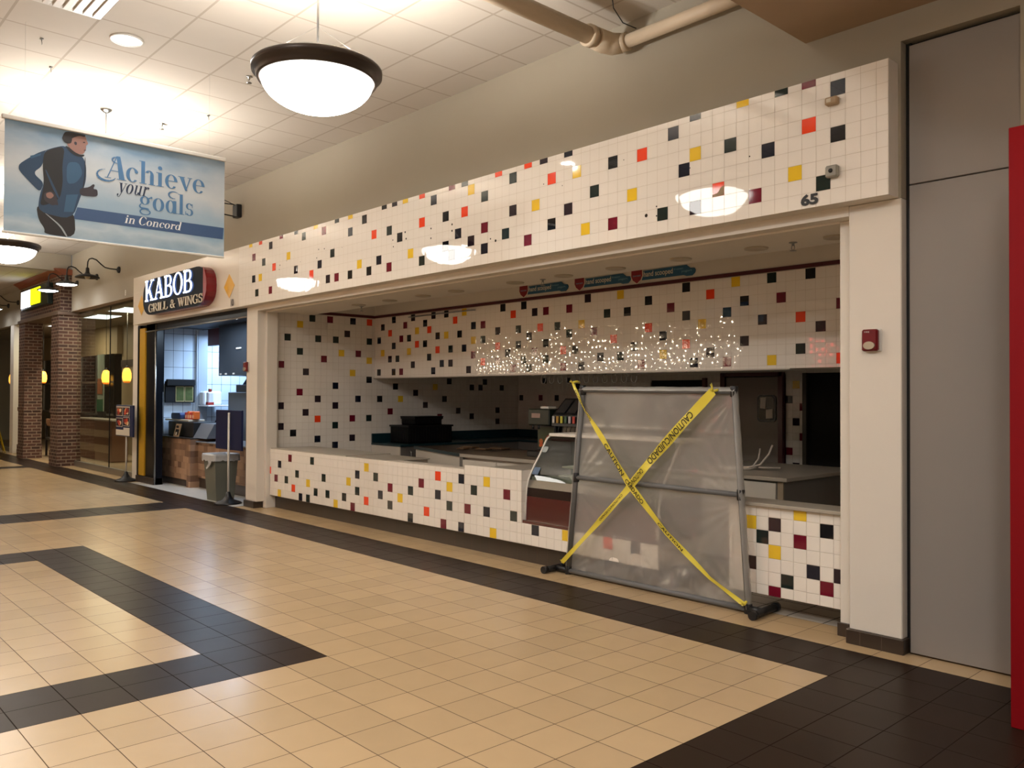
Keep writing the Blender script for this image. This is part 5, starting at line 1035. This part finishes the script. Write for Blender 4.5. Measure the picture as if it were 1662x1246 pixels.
for a, b in ((-23.98, 1.32), (-23.42, 1.32), (-23.98, 1.78), (-23.42, 1.78)):
    w = MB(); w.box(a, a + .05, b - .02, b + .03, 0, .9 if b < 1.5 else .46, DW); w.build('leg', t)
w = MB(); w.box(-24.0, -23.37, 1.32, 1.36, .84, 1.04, M('tan_chair_back', 'a8744a', .5), .01); w.build('backrest', t)

# gooseneck lamps
def goose(x, lit, label):
    t = thing('gooseneck_lamp', (x, .79, 4.38), label, 'lamp', 'black gooseneck lamps over the brick storefront')
    w = MB(); w.lathe([(0.0001, -.06), (.035, -.055), (.07, -.03), (.07, 0)], (x, .79, 4.38), BLACK, 16, 'y'); w.build('wall_plate', t)
    w = MB(); pts = [(x, .76, 4.38), (x, .60, 4.385), (x, .50, 4.40), (x, .42, 4.46), (x, .33, 4.54), (x, .25, 4.565), (x, .19, 4.54), (x, .165, 4.48), (x, .16, 4.40), (x, .16, 4.34)]; w.tube(pts, .013, BLACK, 10); w.build('arm', t)
    w = MB(); w.lathe([(.028, .18), (.035, .16), (.04, .09), (.06, .05), (.15, .03), (.225, -.005), (.235, -.03), (.225, -.03), (.14, .01), (.05, .03)], (x, .16, 4.18), BLACK, 36); w.build('shade', t)
    if lit:
        w = MB(); w.lathe([(0.0001, -.06), (.08, -.055), (.15, -.045), (.205, -.028)], (x, .16, 4.18), M('lit_lamp_bulb', 'ffffff', emit='f2f7ff', es=14), 20); w.build('bulb', t)
        lamp('spot', (x, .16, 4.12), 16, (.93, .96, 1.0), .08, t, 'SPOT', rot=(math.radians(22), 0, 0), size=2.3)
    else:
        w = MB(); w.lathe([(0.0001, -.06), (.04, -.05), (.055, -.01), (.05, 0.02)], (x, .16, 4.18), M('unlit_bulb', 'b8a888', .3), 16); w.build('bulb', t)
goose(-16.1, False, 'unlit black gooseneck lamp, nearest the round white and black shop sign'); goose(-17.6, True, 'lit black gooseneck lamp, second from the fascia end'); goose(-19.1, True, 'lit black gooseneck lamp in front of the right end of the brick header')
goose(-24.9, True, 'lit black gooseneck lamp just left of the brick header'); goose(-26.1, True, 'lit black gooseneck lamp furthest left in the photo')

# folding floor signs
def wet(x, y, label):
    Y_ = M('yellow_floor_sign', 'e6c81c', .45); t = thing('wet_floor_sign', (x, y, 0), label, 'floor sign', 'yellow floor signs')
    for s_ in (-1, 1):
        w = MB(); fr = Fr((x - .16, y + s_ * .14, 0), (1, 0, 0), Vector((0, -s_ * .22, 1)).normalized()); w.prism([(0, 0), (.05, 0), (.07, .06), (.25, .06), (.27, 0), (.32, 0), (.27, .66), (.05, .66)], -.004, .004, fr, Y_); w.build('panel', t)
        w = MB(); fq = Fr(fr.p(0, 0, (-.0 if s_ < 0 else 0)), fr.u, fr.v, fr.n); sg = .0055 if s_ < 0 else -.0055; w.prism([(.08, .50), (.24, .50), (.24, .56), (.08, .56)], sg, sg * 1.1, fr, BLACK); w.prism([(.10, .24), (.17, .40), (.20, .40), (.24, .26), (.20, .24), (.18, .32), (.14, .24)], sg, sg * 1.1, fr, BLACK); w.build('printed_mark', t)
wet(-26.0, .55, 'yellow folding floor sign at the far left edge of the photo'); wet(-28.3, 1.5, 'yellow folding floor sign behind glass beside the brick portal')
